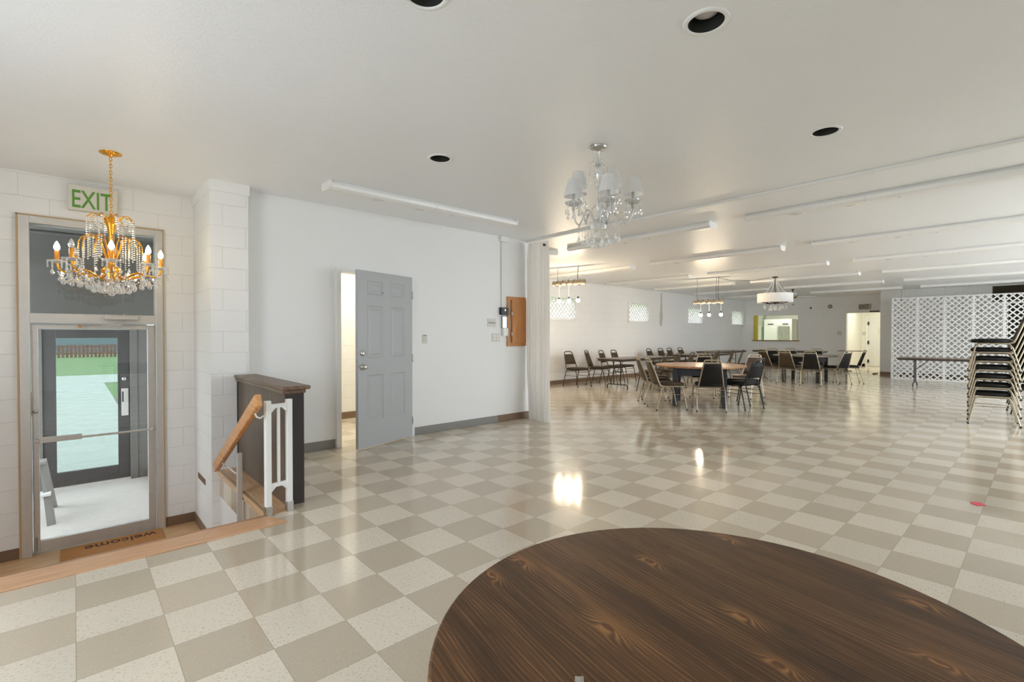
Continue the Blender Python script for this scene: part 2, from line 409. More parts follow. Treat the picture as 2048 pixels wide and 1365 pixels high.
# ------------------------------------------------------------------ mesh builder
class MB:
    def __init__(s): s.v = []; s.f = []; s.sm = []
    def add(s, vs, fs, smooth=False, M=None):
        o = len(s.v)
        s.v += [tuple(M @ Vector(p)) if M is not None else tuple(p) for p in vs]
        s.f += [tuple(i + o for i in f) for f in fs]; s.sm += [smooth] * len(fs)
        return s
    def box(s, c, d, M=None):
        x, y, z = c; a, b, e = d[0] / 2, d[1] / 2, d[2] / 2
        vs = [(x + i * a, y + j * b, z + k * e) for k in (-1, 1) for j in (-1, 1) for i in (-1, 1)]
        return s.add(vs, [(0, 2, 3, 1), (4, 5, 7, 6), (0, 1, 5, 4), (2, 6, 7, 3), (0, 4, 6, 2), (1, 3, 7, 5)], False, M)
    def bx(s, x0, x1, y0, y1, z0, z1, M=None):
        return s.box(((x0 + x1) / 2, (y0 + y1) / 2, (z0 + z1) / 2), (abs(x1 - x0), abs(y1 - y0), abs(z1 - z0)), M)
    def prism(s, poly, z0, z1, M=None):
        n = len(poly)
        vs = [(x, y, z0) for x, y in poly] + [(x, y, z1) for x, y in poly]
        return s.add(vs, [tuple(range(n - 1, -1, -1)), tuple(range(n, 2 * n))] + [(i, (i + 1) % n, n + (i + 1) % n, n + i) for i in range(n)], False, M)
    def tube(s, pts, r, seg=8, closed=False, cap=True, rr=None):
        pts = [Vector(p) for p in pts]; n = len(pts)
        tan = []
        for i in range(n):
            a = pts[(i - 1) % n] if (closed or i > 0) else pts[i]
            b = pts[(i + 1) % n] if (closed or i < n - 1) else pts[i]
            d = (b - a); tan.append(d.normalized() if d.length > 1e-9 else Vector((0, 0, 1)))
        up = Vector((0, 0, 1)) if abs(tan[0].z) < 0.9 else Vector((1, 0, 0))
        nrm = (up - tan[0] * up.dot(tan[0])).normalized()
        vs = []
        for i in range(n):
            nrm = (nrm - tan[i] * nrm.dot(tan[i]))
            nrm = nrm.normalized() if nrm.length > 1e-6 else Vector((1, 0, 0))
            bi = tan[i].cross(nrm)
            ri = rr[i] if rr else r
            for k in range(seg):
                a = 2 * PI * (k + 0.5) / seg
                vs.append(pts[i] + nrm * (ri * math.cos(a)) + bi * (ri * math.sin(a)))
        fs = []
        for i in range(n if closed else n - 1):
            j = (i + 1) % n
            for k in range(seg):
                fs.append((i * seg + k, i * seg + (k + 1) % seg, j * seg + (k + 1) % seg, j * seg + k))
        s.add(vs, fs, seg > 4)
        if cap and not closed:
            s.add(vs[:seg], [tuple(range(seg - 1, -1, -1))]); s.add(vs[-seg:], [tuple(range(seg))])
        return s
    def lathe(s, prof, seg=24, c=(0, 0, 0), smooth=True, M=None, wave=None):
        vs = []; n = len(prof)
        for i, (r, z) in enumerate(prof):
            for k in range(seg):
                a = 2 * PI * k / seg
                q = r * (1 + (wave[1] * math.cos(wave[0] * a) if wave else 0))
                vs.append((c[0] + q * math.cos(a), c[1] + q * math.sin(a), c[2] + z))
        fs = [(i * seg + k, i * seg + (k + 1) % seg, (i + 1) * seg + (k + 1) % seg, (i + 1) * seg + k) for i in range(n - 1) for k in range(seg)]
        return s.add(vs, fs, smooth, M)
    def ball(s, c, r, seg=8, rings=5, sz=1.0):
        prof = [(max(1e-4, r * math.sin(PI * i / rings)), -r * sz * math.cos(PI * i / rings)) for i in range(rings + 1)]
        return s.lathe(prof, seg, c)
    def bead(s, c, r):                       # eight-sided faceted bead
        x, y, z = c
        vs = [(x + r, y, z), (x, y + r, z), (x - r, y, z), (x, y - r, z), (x, y, z + r), (x, y, z - r)]
        return s.add(vs, [(0, 1, 4), (1, 2, 4), (2, 3, 4), (3, 0, 4), (1, 0, 5), (2, 1, 5), (3, 2, 5), (0, 3, 5)])
    def drop(s, c, r, h):                    # faceted pendant drop hanging down from c
        return s.lathe([(0.0015, 0), (r * 0.35, -h * 0.35), (r, -h * 0.75), (r * 0.55, -h * 0.93), (0.001, -h)], 6, c, False)
    def sheet(s, rows, smooth=True):
        n = len(rows[0]); vs = [p for r in rows for p in r]
        return s.add(vs, [(i * n + k, i * n + k + 1, (i + 1) * n + k + 1, (i + 1) * n + k) for i in range(len(rows) - 1) for k in range(n - 1)], smooth)
    def build(s, name, mat, parent=None, bevel=0.0, loc=None, solid=0.0, subsurf=0):
        me = bpy.data.meshes.new(name)
        me.from_pydata(s.v, [], s.f)
        me.polygons.foreach_set('use_smooth', s.sm)
        me.materials.append(mat); me.update()
        o = bpy.data.objects.new(name, me); COL.objects.link(o)
        if solid:
            m = o.modifiers.new('solid', 'SOLIDIFY'); m.thickness = solid; m.offset = 0
        if bevel:
            m = o.modifiers.new('bevel', 'BEVEL'); m.width = bevel; m.segments = 2; m.limit_method = 'ANGLE'; m.angle_limit = R(40)
        if subsurf:
            m = o.modifiers.new('sub', 'SUBSURF'); m.levels = subsurf; m.render_levels = subsurf
        if loc: o.location = loc
        if parent: o.parent = parent
        return o

def tag(o, label=None, cat=None, group=None, kind=None):
    if label: o['label'] = label
    if cat: o['category'] = cat
    if group: o['group'] = group
    if kind: o['kind'] = kind
    return o
def empty(name, loc=(0, 0, 0), rz=0.0):
    o = bpy.data.objects.new(name, None); COL.objects.link(o)
    o.empty_display_size = 0.1
    o.location = loc; o.rotation_euler = (0, 0, rz)
    return o
def thing(name, label, cat, loc=(0, 0, 0), rz=0.0, group=None): return tag(empty(name, loc, rz), label, cat, group)
def struct(o, label=None, cat='structure'): return tag(o, label, cat, None, 'structure')
def copy_tree(o, parent=None):
    c = o.copy(); COL.objects.link(c)
    if parent: c.parent = parent
    for ch in list(o.children): copy_tree(ch, c)
    return c
def text(name, body, size, mat, loc, rot, parent=None, ext=0.004, offset=0.012, width=None):
    cu = bpy.data.curves.new(name, 'FONT'); cu.body = body; cu.size = size
    cu.extrude = ext; cu.offset = offset * size; cu.align_x = 'CENTER'; cu.align_y = 'CENTER'
    tmp = bpy.data.objects.new(name + '_outline', cu); COL.objects.link(tmp)
    dg = bpy.context.evaluated_depsgraph_get(); dg.update()
    me = bpy.data.meshes.new_from_object(tmp.evaluated_get(dg))
    bpy.data.objects.remove(tmp); bpy.data.curves.remove(cu)
    xs = [v.co.x for v in me.vertices]; ys = [v.co.y for v in me.vertices]
    k = width / (max(xs) - min(xs)) if width else 1.0
    cx, cy = (max(xs) + min(xs)) / 2, (max(ys) + min(ys)) / 2
    for v in me.vertices: v.co.x = (v.co.x - cx) * k; v.co.y -= cy
    me.materials.clear(); me.materials.append(mat)
    o = bpy.data.objects.new(name, me); COL.objects.link(o)
    o.location = loc; o.rotation_euler = rot
    if parent: o.parent = parent
    return o

def wall(name, mat, axis, p0, p1, u0, u1, z0, z1, holes=(), label=None):
    """solid wall slab between planes p0 and p1 (axis 'x' : runs along X, planes are Y) with rectangular openings (u0,u1,z0,z1)"""
    us = sorted({u0, u1, *[h[0] for h in holes], *[h[1] for h in holes]}); us = [u for u in us if u0 <= u <= u1]
    zs = sorted({z0, z1, *[h[2] for h in holes], *[h[3] for h in holes]}); zs = [z for z in zs if z0 <= z <= z1]
    def solid(i, k):
        if i < 0 or k < 0 or i >= len(us) - 1 or k >= len(zs) - 1: return False
        cu, cz = (us[i] + us[i + 1]) / 2, (zs[k] + zs[k + 1]) / 2
        return not any(h[0] < cu < h[1] and h[2] < cz < h[3] for h in holes)
    P = (lambda u, p, z: (u, p, z)) if axis == 'x' else (lambda u, p, z: (p, u, z))
    m = MB()
    for i in range(len(us) - 1):
        for k in range(len(zs) - 1):
            if not solid(i, k): continue
            a, b, c, d = us[i], us[i + 1], zs[k], zs[k + 1]
            for p in (p0, p1): m.add([P(a, p, c), P(b, p, c), P(b, p, d), P(a, p, d)], [(0, 1, 2, 3)])
            if not solid(i - 1, k): m.add([P(a, p0, c), P(a, p1, c), P(a, p1, d), P(a, p0, d)], [(0, 1, 2, 3)])
            if not solid(i + 1, k): m.add([P(b, p0, c), P(b, p1, c), P(b, p1, d), P(b, p0, d)], [(0, 1, 2, 3)])
            if not solid(i, k - 1): m.add([P(a, p0, c), P(b, p0, c), P(b, p1, c), P(a, p1, c)], [(0, 1, 2, 3)])
            if not solid(i, k + 1): m.add([P(a, p0, d), P(b, p0, d), P(b, p1, d), P(a, p1, d)], [(0, 1, 2, 3)])
    me_o = m.build(name, mat)
    bm = bmesh.new(); bm.from_mesh(me_o.data)
    bmesh.ops.remove_doubles(bm, verts=bm.verts, dist=1e-5)
    bmesh.ops.recalc_face_normals(bm, faces=bm.faces)
    bm.to_mesh(me_o.data); bm.free()
    return struct(me_o, label)

H = 2.785
XF, XN = 21.65, 20.0          # far wall, nearer wall behind the lattice
YW = 6.60                     # wall with the lattice windows
YM = 3.36                     # white wall with the grey door
YE = 4.08                     # entry wall
LZ = -0.72                    # landing level

# ------------------------------------------------------------------ shell
fl = MB()
for (a, b, c, d) in [(1.34, XF + 5.4, RIGHT_Y, YW + 0.1), (BACK_X, 1.34, RIGHT_Y, 1.60)]:
    fl.bx(a, b, c, d, -0.25, 0.0)
struct(fl.build('floor', M_FLOOR), 'beige and cream checkerboard vinyl tile floor of the hall', 'floor')

# ceiling with round holes for the recessed downlights
DOWN = [(2.535, -1.045), (2.593, 1.283), (4.366, -1.048), (1.45, -0.315)]
DR = 0.085
def ceil_mesh():
    hs = 0.13
    xs = sorted({BACK_X, XF, *[x - hs for x, y in DOWN], *[x + hs for x, y in DOWN]})
    ys = sorted({RIGHT_Y, YW, *[y - hs for x, y in DOWN], *[y + hs for x, y in DOWN]})
    m = MB()
    for i in range(len(xs) - 1):
        for j in range(len(ys) - 1):
            cx, cy = (xs[i] + xs[i + 1]) / 2, (ys[j] + ys[j + 1]) / 2
            hole = [d for d in DOWN if abs(cx - d[0]) < hs and abs(cy - d[1]) < hs]
            if not hole:
                m.add([(xs[i], ys[j], H), (xs[i], ys[j + 1], H), (xs[i + 1], ys[j + 1], H), (xs[i + 1], ys[j], H)], [(0, 1, 2, 3)])
    for (x, y) in DOWN:
        n = 32; vs = []
        for k in range(n):
            a = -2 * PI * k / n; ca, sa = math.cos(a), math.sin(a)
            q = hs / max(abs(ca), abs(sa))
            vs += [(x + DR * ca, y + DR * sa, H), (x + q * ca, y + q * sa, H)]
        m.add(vs, [(2 * k, 2 * k + 1, (2 * k + 3) % (2 * n), (2 * k + 2) % (2 * n)) for k in range(n)])
    return m
co = ceil_mesh().build('ceiling', M_CEIL)
bm = bmesh.new(); bm.from_mesh(co.data); bmesh.ops.remove_doubles(bm, verts=bm.verts, dist=1e-5); bm.to_mesh(co.data); bm.free()
mo = co.modifiers.new('solid', 'SOLIDIFY'); mo.thickness = 0.02; mo.offset = -1
struct(co, 'flat white textured ceiling over the whole hall', 'ceiling')
rf = MB().bx(BACK_X - 0.2, XF + 5.6, RIGHT_Y - 0.2, YW + 0.2, H + 0.116, H + 0.14)
struct(rf.build('roof_slab', M_GREYP), 'roof slab above the ceiling', 'roof')

wall('wall_entry', M_BLOCK, 'x', YE, YE + 0.15, BACK_X, 1.30, LZ, H, [(-0.06, 1.0, LZ, 2.39)], 'white painted block wall around the glass entry door')
pil = MB().bx(1.273, 1.60, 3.20, YE + 0.15, LZ - 0.05, H)
po = struct(pil.build('pillar', M_BLOCK), 'white painted concrete block pillar beside the glass entry door', 'pillar')
fas = MB().bx(1.262, 1.612, 3.18, 4.08, H - 0.10, H); fas.build('cap_band', M_TRIMW, po)
hol = MB().bx(1.268, 1.30, 3.50, 3.86, -0.20, -0.145)
hole = hol.build('broken_block_hole', M_BRICKH, po)
wall('wall_middle', M_WALL, 'x', YM, YM + 0.14, 1.60, 5.70, 0.0, H, [(2.60, 3.51, 0.0, 2.045)], 'smooth white wall with the grey door')
wall('wall_return', M_WALL, 'y', 5.56, 5.70, YM + 0.14, YW, 0.0, H)
WINS = [(9.44, 10.62), (13.05, 14.25), (16.74, 17.94), (20.37, 21.57)]
WZ0, WZ1 = 1.70, 2.365
wall('wall_window', M_BLOCK_FAR, 'x', YW, YW + 0.2, 1.10, XF, -1.0, H, [(a + 0.05, b - 0.05, WZ0 + 0.05, WZ1 - 0.05) for a, b in WINS], 'long white block wall with small latticed windows')
PASS = (4.48, 6.17, 1.10, 2.14)
EXITO = (1.60, 2.86, 0.0, 2.13)
wall('wall_far', M_BLOCK_FAR, 'y', XF, XF + 0.2, 1.53, YW + 0.2, 0.0, H, [PASS, EXITO], 'far white block wall with the serving window and exit opening')
wall('wall_near', block_wall('painted_block_wall_shaded', (0.71, 0.70, 0.68), 0.45), 'y', XN, XN + 0.15, RIGHT_Y, 1.53, 0.0, H, [(-2.5, -1.42, 0.0, 2.2), (-1.72, -1.09, 2.27, 2.72)], 'white wall behind the lattice screen')  # base colour darkened to stand in for shade behind the lattice
wall('wall_side', M_BLOCK_FAR, 'x', 1.38, 1.53, XN + 0.15, XF, 0.0, H)
wall('wall_right', M_WALL, 'x', RIGHT_Y - 0.15, RIGHT_Y, BACK_X - 0.15, XF, -0.1, H, [(a, b, SILL, HEAD) for a, b in ADDED_WIN_RIGHT], 'unseen right wall with wide openings added for daylight')
wall('wall_back', M_WALL, 'y', BACK_X - 0.15, BACK_X, RIGHT_Y - 0.15, 4.3, LZ - 0.1, H, [(a, b, SILL, HEAD) for a, b in ADDED_WIN_BACK], 'unseen back wall with openings added for daylight')
k = 5
for (a, b) in ADDED_WIN_RIGHT:  # frames of the added windows, out of view, that light the hall
    w = struct(empty('window_%d' % k, ((a + b) / 2, RIGHT_Y - 0.08, SILL)), 'wide window added in the unseen right wall for daylight', 'window'); k += 1
    f = MB()
    for zz in (0.03, HEAD - SILL - 0.03): f.box((0, 0, zz), (b - a, 0.07, 0.06))
    for xx in (-(b - a) / 2 + 0.03, 0, (b - a) / 2 - 0.03): f.box((xx, 0, (HEAD - SILL) / 2), (0.06, 0.07, HEAD - SILL - 0.12))
    f.build('window_frame', M_ALU, w)
for (a, b) in ADDED_WIN_BACK:  # same for the added openings behind the camera
    w = struct(empty('window_%d' % k, (BACK_X - 0.08, (a + b) / 2, SILL)), 'window added in the unseen back wall for daylight', 'window'); k += 1
    f = MB()
    for zz in (0.03, HEAD - SILL - 0.03): f.box((0, 0, zz), (0.07, b - a, 0.06))
    for xx in (-(b - a) / 2 + 0.03, 0, (b - a) / 2 - 0.03): f.box((0, xx, (HEAD - SILL) / 2), (0.07, 0.06, HEAD - SILL - 0.12))
    f.build('window_frame', M_ALU, w)

# baseboards
def base(name, mat, x0, x1, y0, y1, z0=0.0, h=0.105): return struct(MB().bx(x0, x1, y0, y1, z0, z0 + h).build(name, mat, bevel=0.004), None, 'baseboard')
base('baseboard_middle_left', M_BASE_G, 1.61, 2.535, YM - 0.008, YM)
base('baseboard_middle_right', M_BASE_G, 3.575, 5.0, YM - 0.008, YM)
base('baseboard_middle_end', M_BASE_B, 5.0, 5.70, YM - 0.008, YM)
base('baseboard_window', M_BASE_B, 5.71, XF, YW - 0.01, YW)
base('baseboard_far', M_BASE_B, XF - 0.01, XF, 2.87, YW - 0.01)
base('baseboard_near', M_BASE_B, XN - 0.012, XN, -1.40, 1.53)
base('baseboard_entry_left', M_BASE_B, BACK_X, -0.06, YE - 0.01, YE, LZ, 0.10)
base('baseboard_entry_right', M_BASE_B, 1.005, 1.273, YE - 0.01, YE, LZ, 0.10)
base('baseboard_pillar', M_BASE_B, 1.263, 1.273, 3.2, YE - 0.01, LZ, 0.10)

# ------------------------------------------------------------------ sunken entry
st = MB()
st.bx(BACK_X, 1.40, 2.44, YE + 0.02, LZ - 0.1, LZ)
struct(st.build('floor_landing', M_LAND), 'wooden entry landing below the hall floor', 'floor')
stp = MB()
for i in range(1, 4): stp.bx(BACK_X, 1.335, 1.60 + 0.28 * (i - 1), 1.60 + 0.28 * i, LZ, -0.18 * i)
tag(stp.build('stairs', M_LAND), 'wooden steps going down from the hall floor to the entry landing', 'stairs')
sw = MB().bx(1.345, 1.46, 1.60, 3.20, LZ, -0.001)
struct(sw.build('wall_stair', M_WALL), 'white side wall of the stairwell under the wooden ledge')
nose = MB()
nose.prism([(BACK_X, 1.395), (1.40, 1.395), (1.33, 1.615), (BACK_X, 1.615)], 0.0, 0.008)
nose.bx(BACK_X, 1.335, 1.600, 1.625, -0.045, 0.008)
struct(nose.build('trim_1', M_NOSE, bevel=0.004), 'wooden nosing strip along the top of the entry steps', 'trim')
led = MB().bx(1.335, 1.50, 1.62, 3.20, 0.0, 0.006)
led.bx(1.318, 1.345, 1.62, 3.20, -0.022, 0.006); led.bx(1.326, 1.345, 1.62, 3.20, -0.05, -0.022)
struct(led.build('trim_2', M_LEDGE, bevel=0.005), 'light wooden ledge beside the dark half wall', 'trim')

# dark half wall with a worn cap
hw = thing('half_wall', 'dark wood half wall with a worn cap beside the entry steps', 'half wall', (1.56, 2.46, 0))
MB().bx(-0.065, 0.065, -0.72, 0.74, 0.0, 0.885).build('panel', M_DKWOOD, hw, 0.003)
MB().bx(-0.070, 0.070, -0.728, -0.715, 0.0, 0.885).build('end_panel', M_BLACKW, hw, 0.002)['label'] = 'near-black end panel'
MB().bx(-0.085, 0.085, -0.735, 0.74, 0.855, 0.885).build('molding', M_CAPWOOD, hw, 0.008)
MB().bx(-0.095, 0.11, -0.765, 0.74, 0.885, 0.915).build('cap', M_CAPWOOD, hw, 0.008)
MB().bx(-0.07, -0.062, 0.70, 0.74, 0.0, 0.885).build('edge_strip', M_BLACKW, hw)

# white metal guard at the head of the steps
gr = thing('guard_rail', 'short white metal guard panel standing in front of the dark half wall', 'railing', (1.41, 1.622, 0), R(9))
for s in (-1, 1):
    p = MB().box((s * 0.077, 0, 0.415), (0.038, 0.038, 0.83)).build('post', M_TRIMW, gr, 0.002)
    MB().box((s * 0.077, 0, 0.035), (0.046, 0.046, 0.07)).build('base_sleeve', M_STEEL, p, 0.002)['label'] = 'scuffed grey metal base sleeve'
for z in (0.79, 0.215):
    m = MB().box((0, 0, z), (0.12, 0.03, 0.028))
    for s in (-1, 1): m.prism([(s * 0.058, z - 0.014), (s * 0.058, z - 0.05), (s * 0.022, z - 0.014)], -0.013, 0.013, Matrix(((1, 0, 0, 0), (0, 0, 1, 0), (0, 1, 0, 0), (0, 0, 0, 1))))
    m.build('crossbar', M_TRIMW, gr, 0.002)
MB().box((0, 0, 0.50), (0.018, 0.018, 0.56)).build('baluster', M_TRIMW, gr, 0.001)

# wooden handrail going down the steps with its lower post
hr = thing('handrail', 'sloping wooden handrail descending the entry steps', 'handrail', (1.24, 1.47, 0))
a, b = Vector((0, 0.0, 0.86)), Vector((0, 1.36, 0.125))
d = (b - a).normalized(); n = Vector((0, -d.z, d.y))
if n.z < 0: n = -n
def bar(a, b, w, h0, h1):
    pts = []
    for p in (a, b):
        for (x, h) in ((-w, h0), (w, h0), (w, h1), (-w, h1)): pts.append(p + Vector((x, 0, 0)) + n * h)
    return MB().add(pts, [(3, 2, 1, 0), (4, 5, 6, 7), (0, 1, 5, 4), (1, 2, 6, 5), (2, 3, 7, 6), (3, 0, 4, 7)])
bar(a, b, 0.022, -0.045, 0.045).build('rail', M_RAIL, hr, 0.01)
for (yy, zz, px, py) in ((0.10, 0.76, 0.078, 0.15), (1.10, 0.215, 0.045, 0.80)):
    MB().tube([(0.0, yy, zz), (0.012, yy, zz - 0.03), (0.04, yy + 0.02, zz - 0.045), (px - 0.01, py, zz - 0.035)], 0.006, 6).build('bracket', M_TRIMW, hr)
lp = thing('handrail_post', 'lower steel post of the handrail on the entry steps', 'post', (1.30, 2.27, -0.538))
MB().box((0, 0, 0.44), (0.036, 0.036, 0.88)).build('post', M_ALU, lp, 0.002)
MB().tube([(0.018, 0.01, 0.52), (0.035, 0.02, 0.54), (0.045, 0.02, 0.52), (0.03, 0.01, 0.50), (0.018, 0.0, 0.50)], 0.007, 6).build('wall_bracket', M_STEEL, lp)

# welcome mat
mt = thing('doormat', 'brown coir mat reading welcome in front of the glass entry door', 'doormat', (0.58, 3.80, LZ))
MB().box((0, 0, 0.008), (0.76, 0.46, 0.016)).build('mat', M_MAT, mt, 0.004)
text('lettering', 'welcome', 0.17, M_MATINK, (0.06, 0.11, 0.0165), (0, 0, PI), mt, 0.001, 0.01, 0.55)

# ------------------------------------------------------------------ glass entry door (aluminium storefront)
fr = struct(empty('trim_3', (0, YE, 0)), 'aluminium frame and transom window of the glass entry door', 'door frame')
m = MB()
m.bx(-0.06, 0.012, -0.03, 0.12, LZ, 2.39); m.bx(0.935, 1.0, -0.03, 0.12, LZ, 2.39)
m.bx(0.012, 0.935, -0.03, 0.12, 2.325, 2.39); m.bx(0.012, 0.935, -0.03, 0.12, 1.415, 1.505)
m.build('frame', M_ALU, fr, 0.003)
MB().bx(0.012, 0.935, 0.03, 0.036, 1.505, 2.325).build('transom_pane', M_TINT, fr)
c = MB().bx(-0.072, -0.06, -0.032, -0.0, LZ, 2.40); c.bx(1.0, 1.008, -0.032, -0.0, LZ, 2.40); c.bx(-0.072, 1.008, -0.032, 0, 2.39, 2.40)
c.build('rusty_edge', plain('rust_line', srgb(188, 158, 120), 0.8), fr)
dr = struct(empty('door_1', (0.018, YE + 0.01, LZ)), 'glass entry door with an aluminium frame and push bar', 'door')
m = MB(); wd = 0.912; hd = 2.125
m.bx(0, 0.045, 0, 0.045, 0.01, hd); m.bx(wd - 0.06, wd, 0, 0.045, 0.01, hd)
m.bx(0.045, wd - 0.06, 0, 0.045, hd - 0.045, hd); m.bx(0.045, wd - 0.06, 0, 0.045, 0.01, 0.115)
m.build('stile_frame', M_ALU, dr, 0.003)
MB().bx(0.045, wd - 0.06, 0.018, 0.024, 0.115, hd - 0.045).build('pane', M_TINT, dr)
pb = MB().tube([(0.02, -0.05, 1.05), (wd - 0.025, -0.05, 1.055)], 0.011, 8).build('push_bar', M_ALU, dr)
MB().bx(0.05, 0.34, -0.075, -0.045, 1.035, 1.085).build('bar_sleeve', M_ALU, pb, 0.004)
e_ = MB()
for x in (0.02, wd - 0.03): e_.bx(x - 0.012, x + 0.012, -0.055, 0.0, 1.035, 1.07)
e_.build('bar_mount', M_ALU, pb)
MB().bx(-0.006, 0.003, -0.012, 0.0, 1.28, 1.50).build('lock_plate', M_STEEL, dr, 0.002)
MB().lathe([(0.001, -0.012), (0.017, -0.012), (0.017, 0.0)], 16, (0, 0, 0), True, Matrix.Translation((0.022, -0.001, 1.32)) @ Matrix.Rotation(R(-90), 4, 'X')).build('lock_cylinder', M_STEEL, dr)
MB().tube([(0.022, -0.008, 0.03), (0.022, -0.008, 0.16)], 0.006, 6).build('floor_bolt', M_STEEL, dr)
cl = thing('door_closer', 'grey hydraulic door closer above the glass entry door', 'door closer', (0.66, YE - 0.03, 1.475))
MB().bx(-0.13, 0.13, -0.045, 0.0, -0.02, 0.02).build('cylinder_body', M_ALU, cl, 0.006)
MB().ball((0.02, -0.025, 0.025), 0.012).build('pinion_cap', M_STEEL, cl)
MB().tube([(0.02, -0.03, -0.02), (0.0, -0.05, -0.065), (-0.30, -0.045, -0.085)], 0.006, 6).build('arm', M_STEEL, cl)
MB().box((-0.31, -0.03, -0.085), (0.03, 0.03, 0.025)).build('arm_shoe', plain('brass_shoe', srgb(190, 140, 90), 0.4, 0.6), cl, 0.003)

# EXIT sign over it
ex = thing('exit_sign', 'old white EXIT sign with green letters above the glass entry door', 'sign', (0.455, YE, 2.605))
MB().bx(-0.18, 0.18, -0.07, 0.0, -0.12, 0.12).build('housing', M_SIGN, ex, 0.006)
text('lettering', 'EXIT', 0.235, M_GREEN, (-0.005, -0.0705, -0.012), (R(90), 0, 0), ex, 0.002, 0.010, 0.29)

# ------------------------------------------------------------------ vestibule beyond the glass door and the outdoors
VX0, VX1, VY1 = -0.95, 1.10, 6.5
v = MB().bx(VX0, VX1, YE + 0.02, VY1 + 0.3, LZ - 0.1, LZ)
struct(v.build('floor_vestibule', M_CONC), 'grey concrete floor of the vestibule', 'floor')
struct(MB().bx(VX1 - 0.02, VX1 + 0.1, YE + 0.15, VY1, LZ, 2.55).build('wall_vestibule_right', M_WALL), 'white side wall of the vestibule')
wall('wall_vestibule_left', M_WALL, 'y', VX0 - 0.1, VX0, YE + 0.15, VY1, LZ, 2.55, [(YE + 0.3, VY1 - 0.1, LZ + 0.05, 2.4)], 'side wall of the vestibule with an unseen opening added for daylight')  # opening invented on the hidden side to brighten the vestibule
portal('daylight_portal', (VX0 - 0.12, (YE + VY1 + 0.2) / 2, 0.86), (R(90), 0, R(-90)), VY1 - YE - 0.4, 3.0)
struct(MB().bx(VX0, VX1, YE + 0.15, VY1, 2.45, 2.55).build('ceiling_vestibule', M_GREYP), 'grey vestibule ceiling', 'ceiling')
wall('wall_vestibule_front', M_GREYP, 'x', VY1, VY1 + 0.12, VX0 - 0.1, VX1 + 0.1, LZ, 2.55, [(0.0, 0.97, LZ, 1.40)], 'grey front wall of the vestibule')
base('baseboard_vestibule', M_BASE_B, VX1 - 0.028, VX1 - 0.02, YE + 0.16, VY1, LZ, 0.11)
wall('wall_vestibule_dim_panel', M_GREYP, 'x', 5.3, 5.4, VX0, VX1 - 0.02, 1.47, 2.45)  # added grey panel that gives the transom view its dim tone
pipe = thing('ceiling_pipe', 'dark pipe under the vestibule ceiling behind the transom window', 'pipe')
MB().tube([(-0.9, 5.22, 2.43), (0.40, 5.22, 2.43), (0.44, 5.22, 2.42), (0.50, 5.22, 2.34), (0.58, 5.22, 2.30), (1.06, 5.22, 2.30)], 0.02, 8).build('pipe', plain('dark_pipe', srgb(80, 78, 76), 0.6), pipe)
od = struct(empty('door_2', (0.0, VY1 + 0.02, LZ)), 'dark bronze outer door with one large glass pane', 'door')
m = MB(); wd = 0.97; hd = 2.10
m.bx(0.0, 0.13, 0, 0.05, 0.01, hd); m.bx(0.755, 0.885, 0, 0.05, 0.01, hd)
m.bx(0.13, 0.755, 0, 0.05, 1.985, hd); m.bx(0.13, 0.755, 0, 0.05, 0.01, 0.215)
m.build('stile_frame', M_BRZDOOR, od, 0.003)
MB().bx(0.885, 0.97, -0.03, 0.07, 0.0, 2.12).build('jamb', M_GREYP, od, 0.003)
MB().bx(0.13, 0.755, 0.02, 0.026, 0.215, 1.985).build('pane', M_OUTG, od)
MB().bx(0.79, 0.868, -0.012, 0.0, 0.90, 1.28).build('handle_plate', M_ALU, od, 0.002)
hnd = MB().tube([(0.805, -0.012, 1.23), (0.805, -0.05, 1.23), (0.805, -0.05, 1.10), (0.805, -0.012, 1.10)], 0.009, 6).build('pull_handle', M_BLACK, od)
MB().lathe([(0.001, -0.014), (0.026, -0.014), (0.028, 0.0)], 16, (0, 0, 0), True, Matrix.Translation((0.825, 0, 1.415)) @ Matrix.Rotation(R(-90), 4, 'X')).build('deadbolt', M_STEEL, od)
MB().bx(0.0, 0.9, -0.03, 0.0, 0.0, 0.03).build('threshold', M_ALU, od)
# small folded step ladder in the vestibule
sl = thing('step_ladder', 'small grey wooden step ladder behind the left edge of the glass door', 'ladder', (0.0, 5.35, LZ), R(0))
mw = plain('grey_ladder_wood', srgb(150, 146, 142), 0.6)
for i, (y0, sg) in enumerate(((-0.42, 1), (0.30, -1))):
    for x in (-0.30, 0.10):
        pts = [(x - 0.02 + (0.0), y0, 0), (x + 0.05, y0 + 0.02, 0), (x - 0.03, 0.0 + 0.04, 0.62), (x - 0.09, -0.02, 0.62)]
        MB().add([*pts, *[(p[0], p[1] + 0.03, p[2]) for p in pts]], [(3, 2, 1, 0), (4, 5, 6, 7), (0, 1, 5, 4), (1, 2, 6, 5), (2, 3, 7, 6), (3, 0, 4, 7)]).build('side_rail', mw, sl, 0.002)
MB().bx(-0.36, 0.07, -0.10, 0.10, 0.60, 0.63).build('top_step', mw, sl, 0.003)
MB().bx(-0.31, 0.11, -0.30, -0.13, 0.29, 0.315).build('tread', M_TRIMW, sl, 0.003)
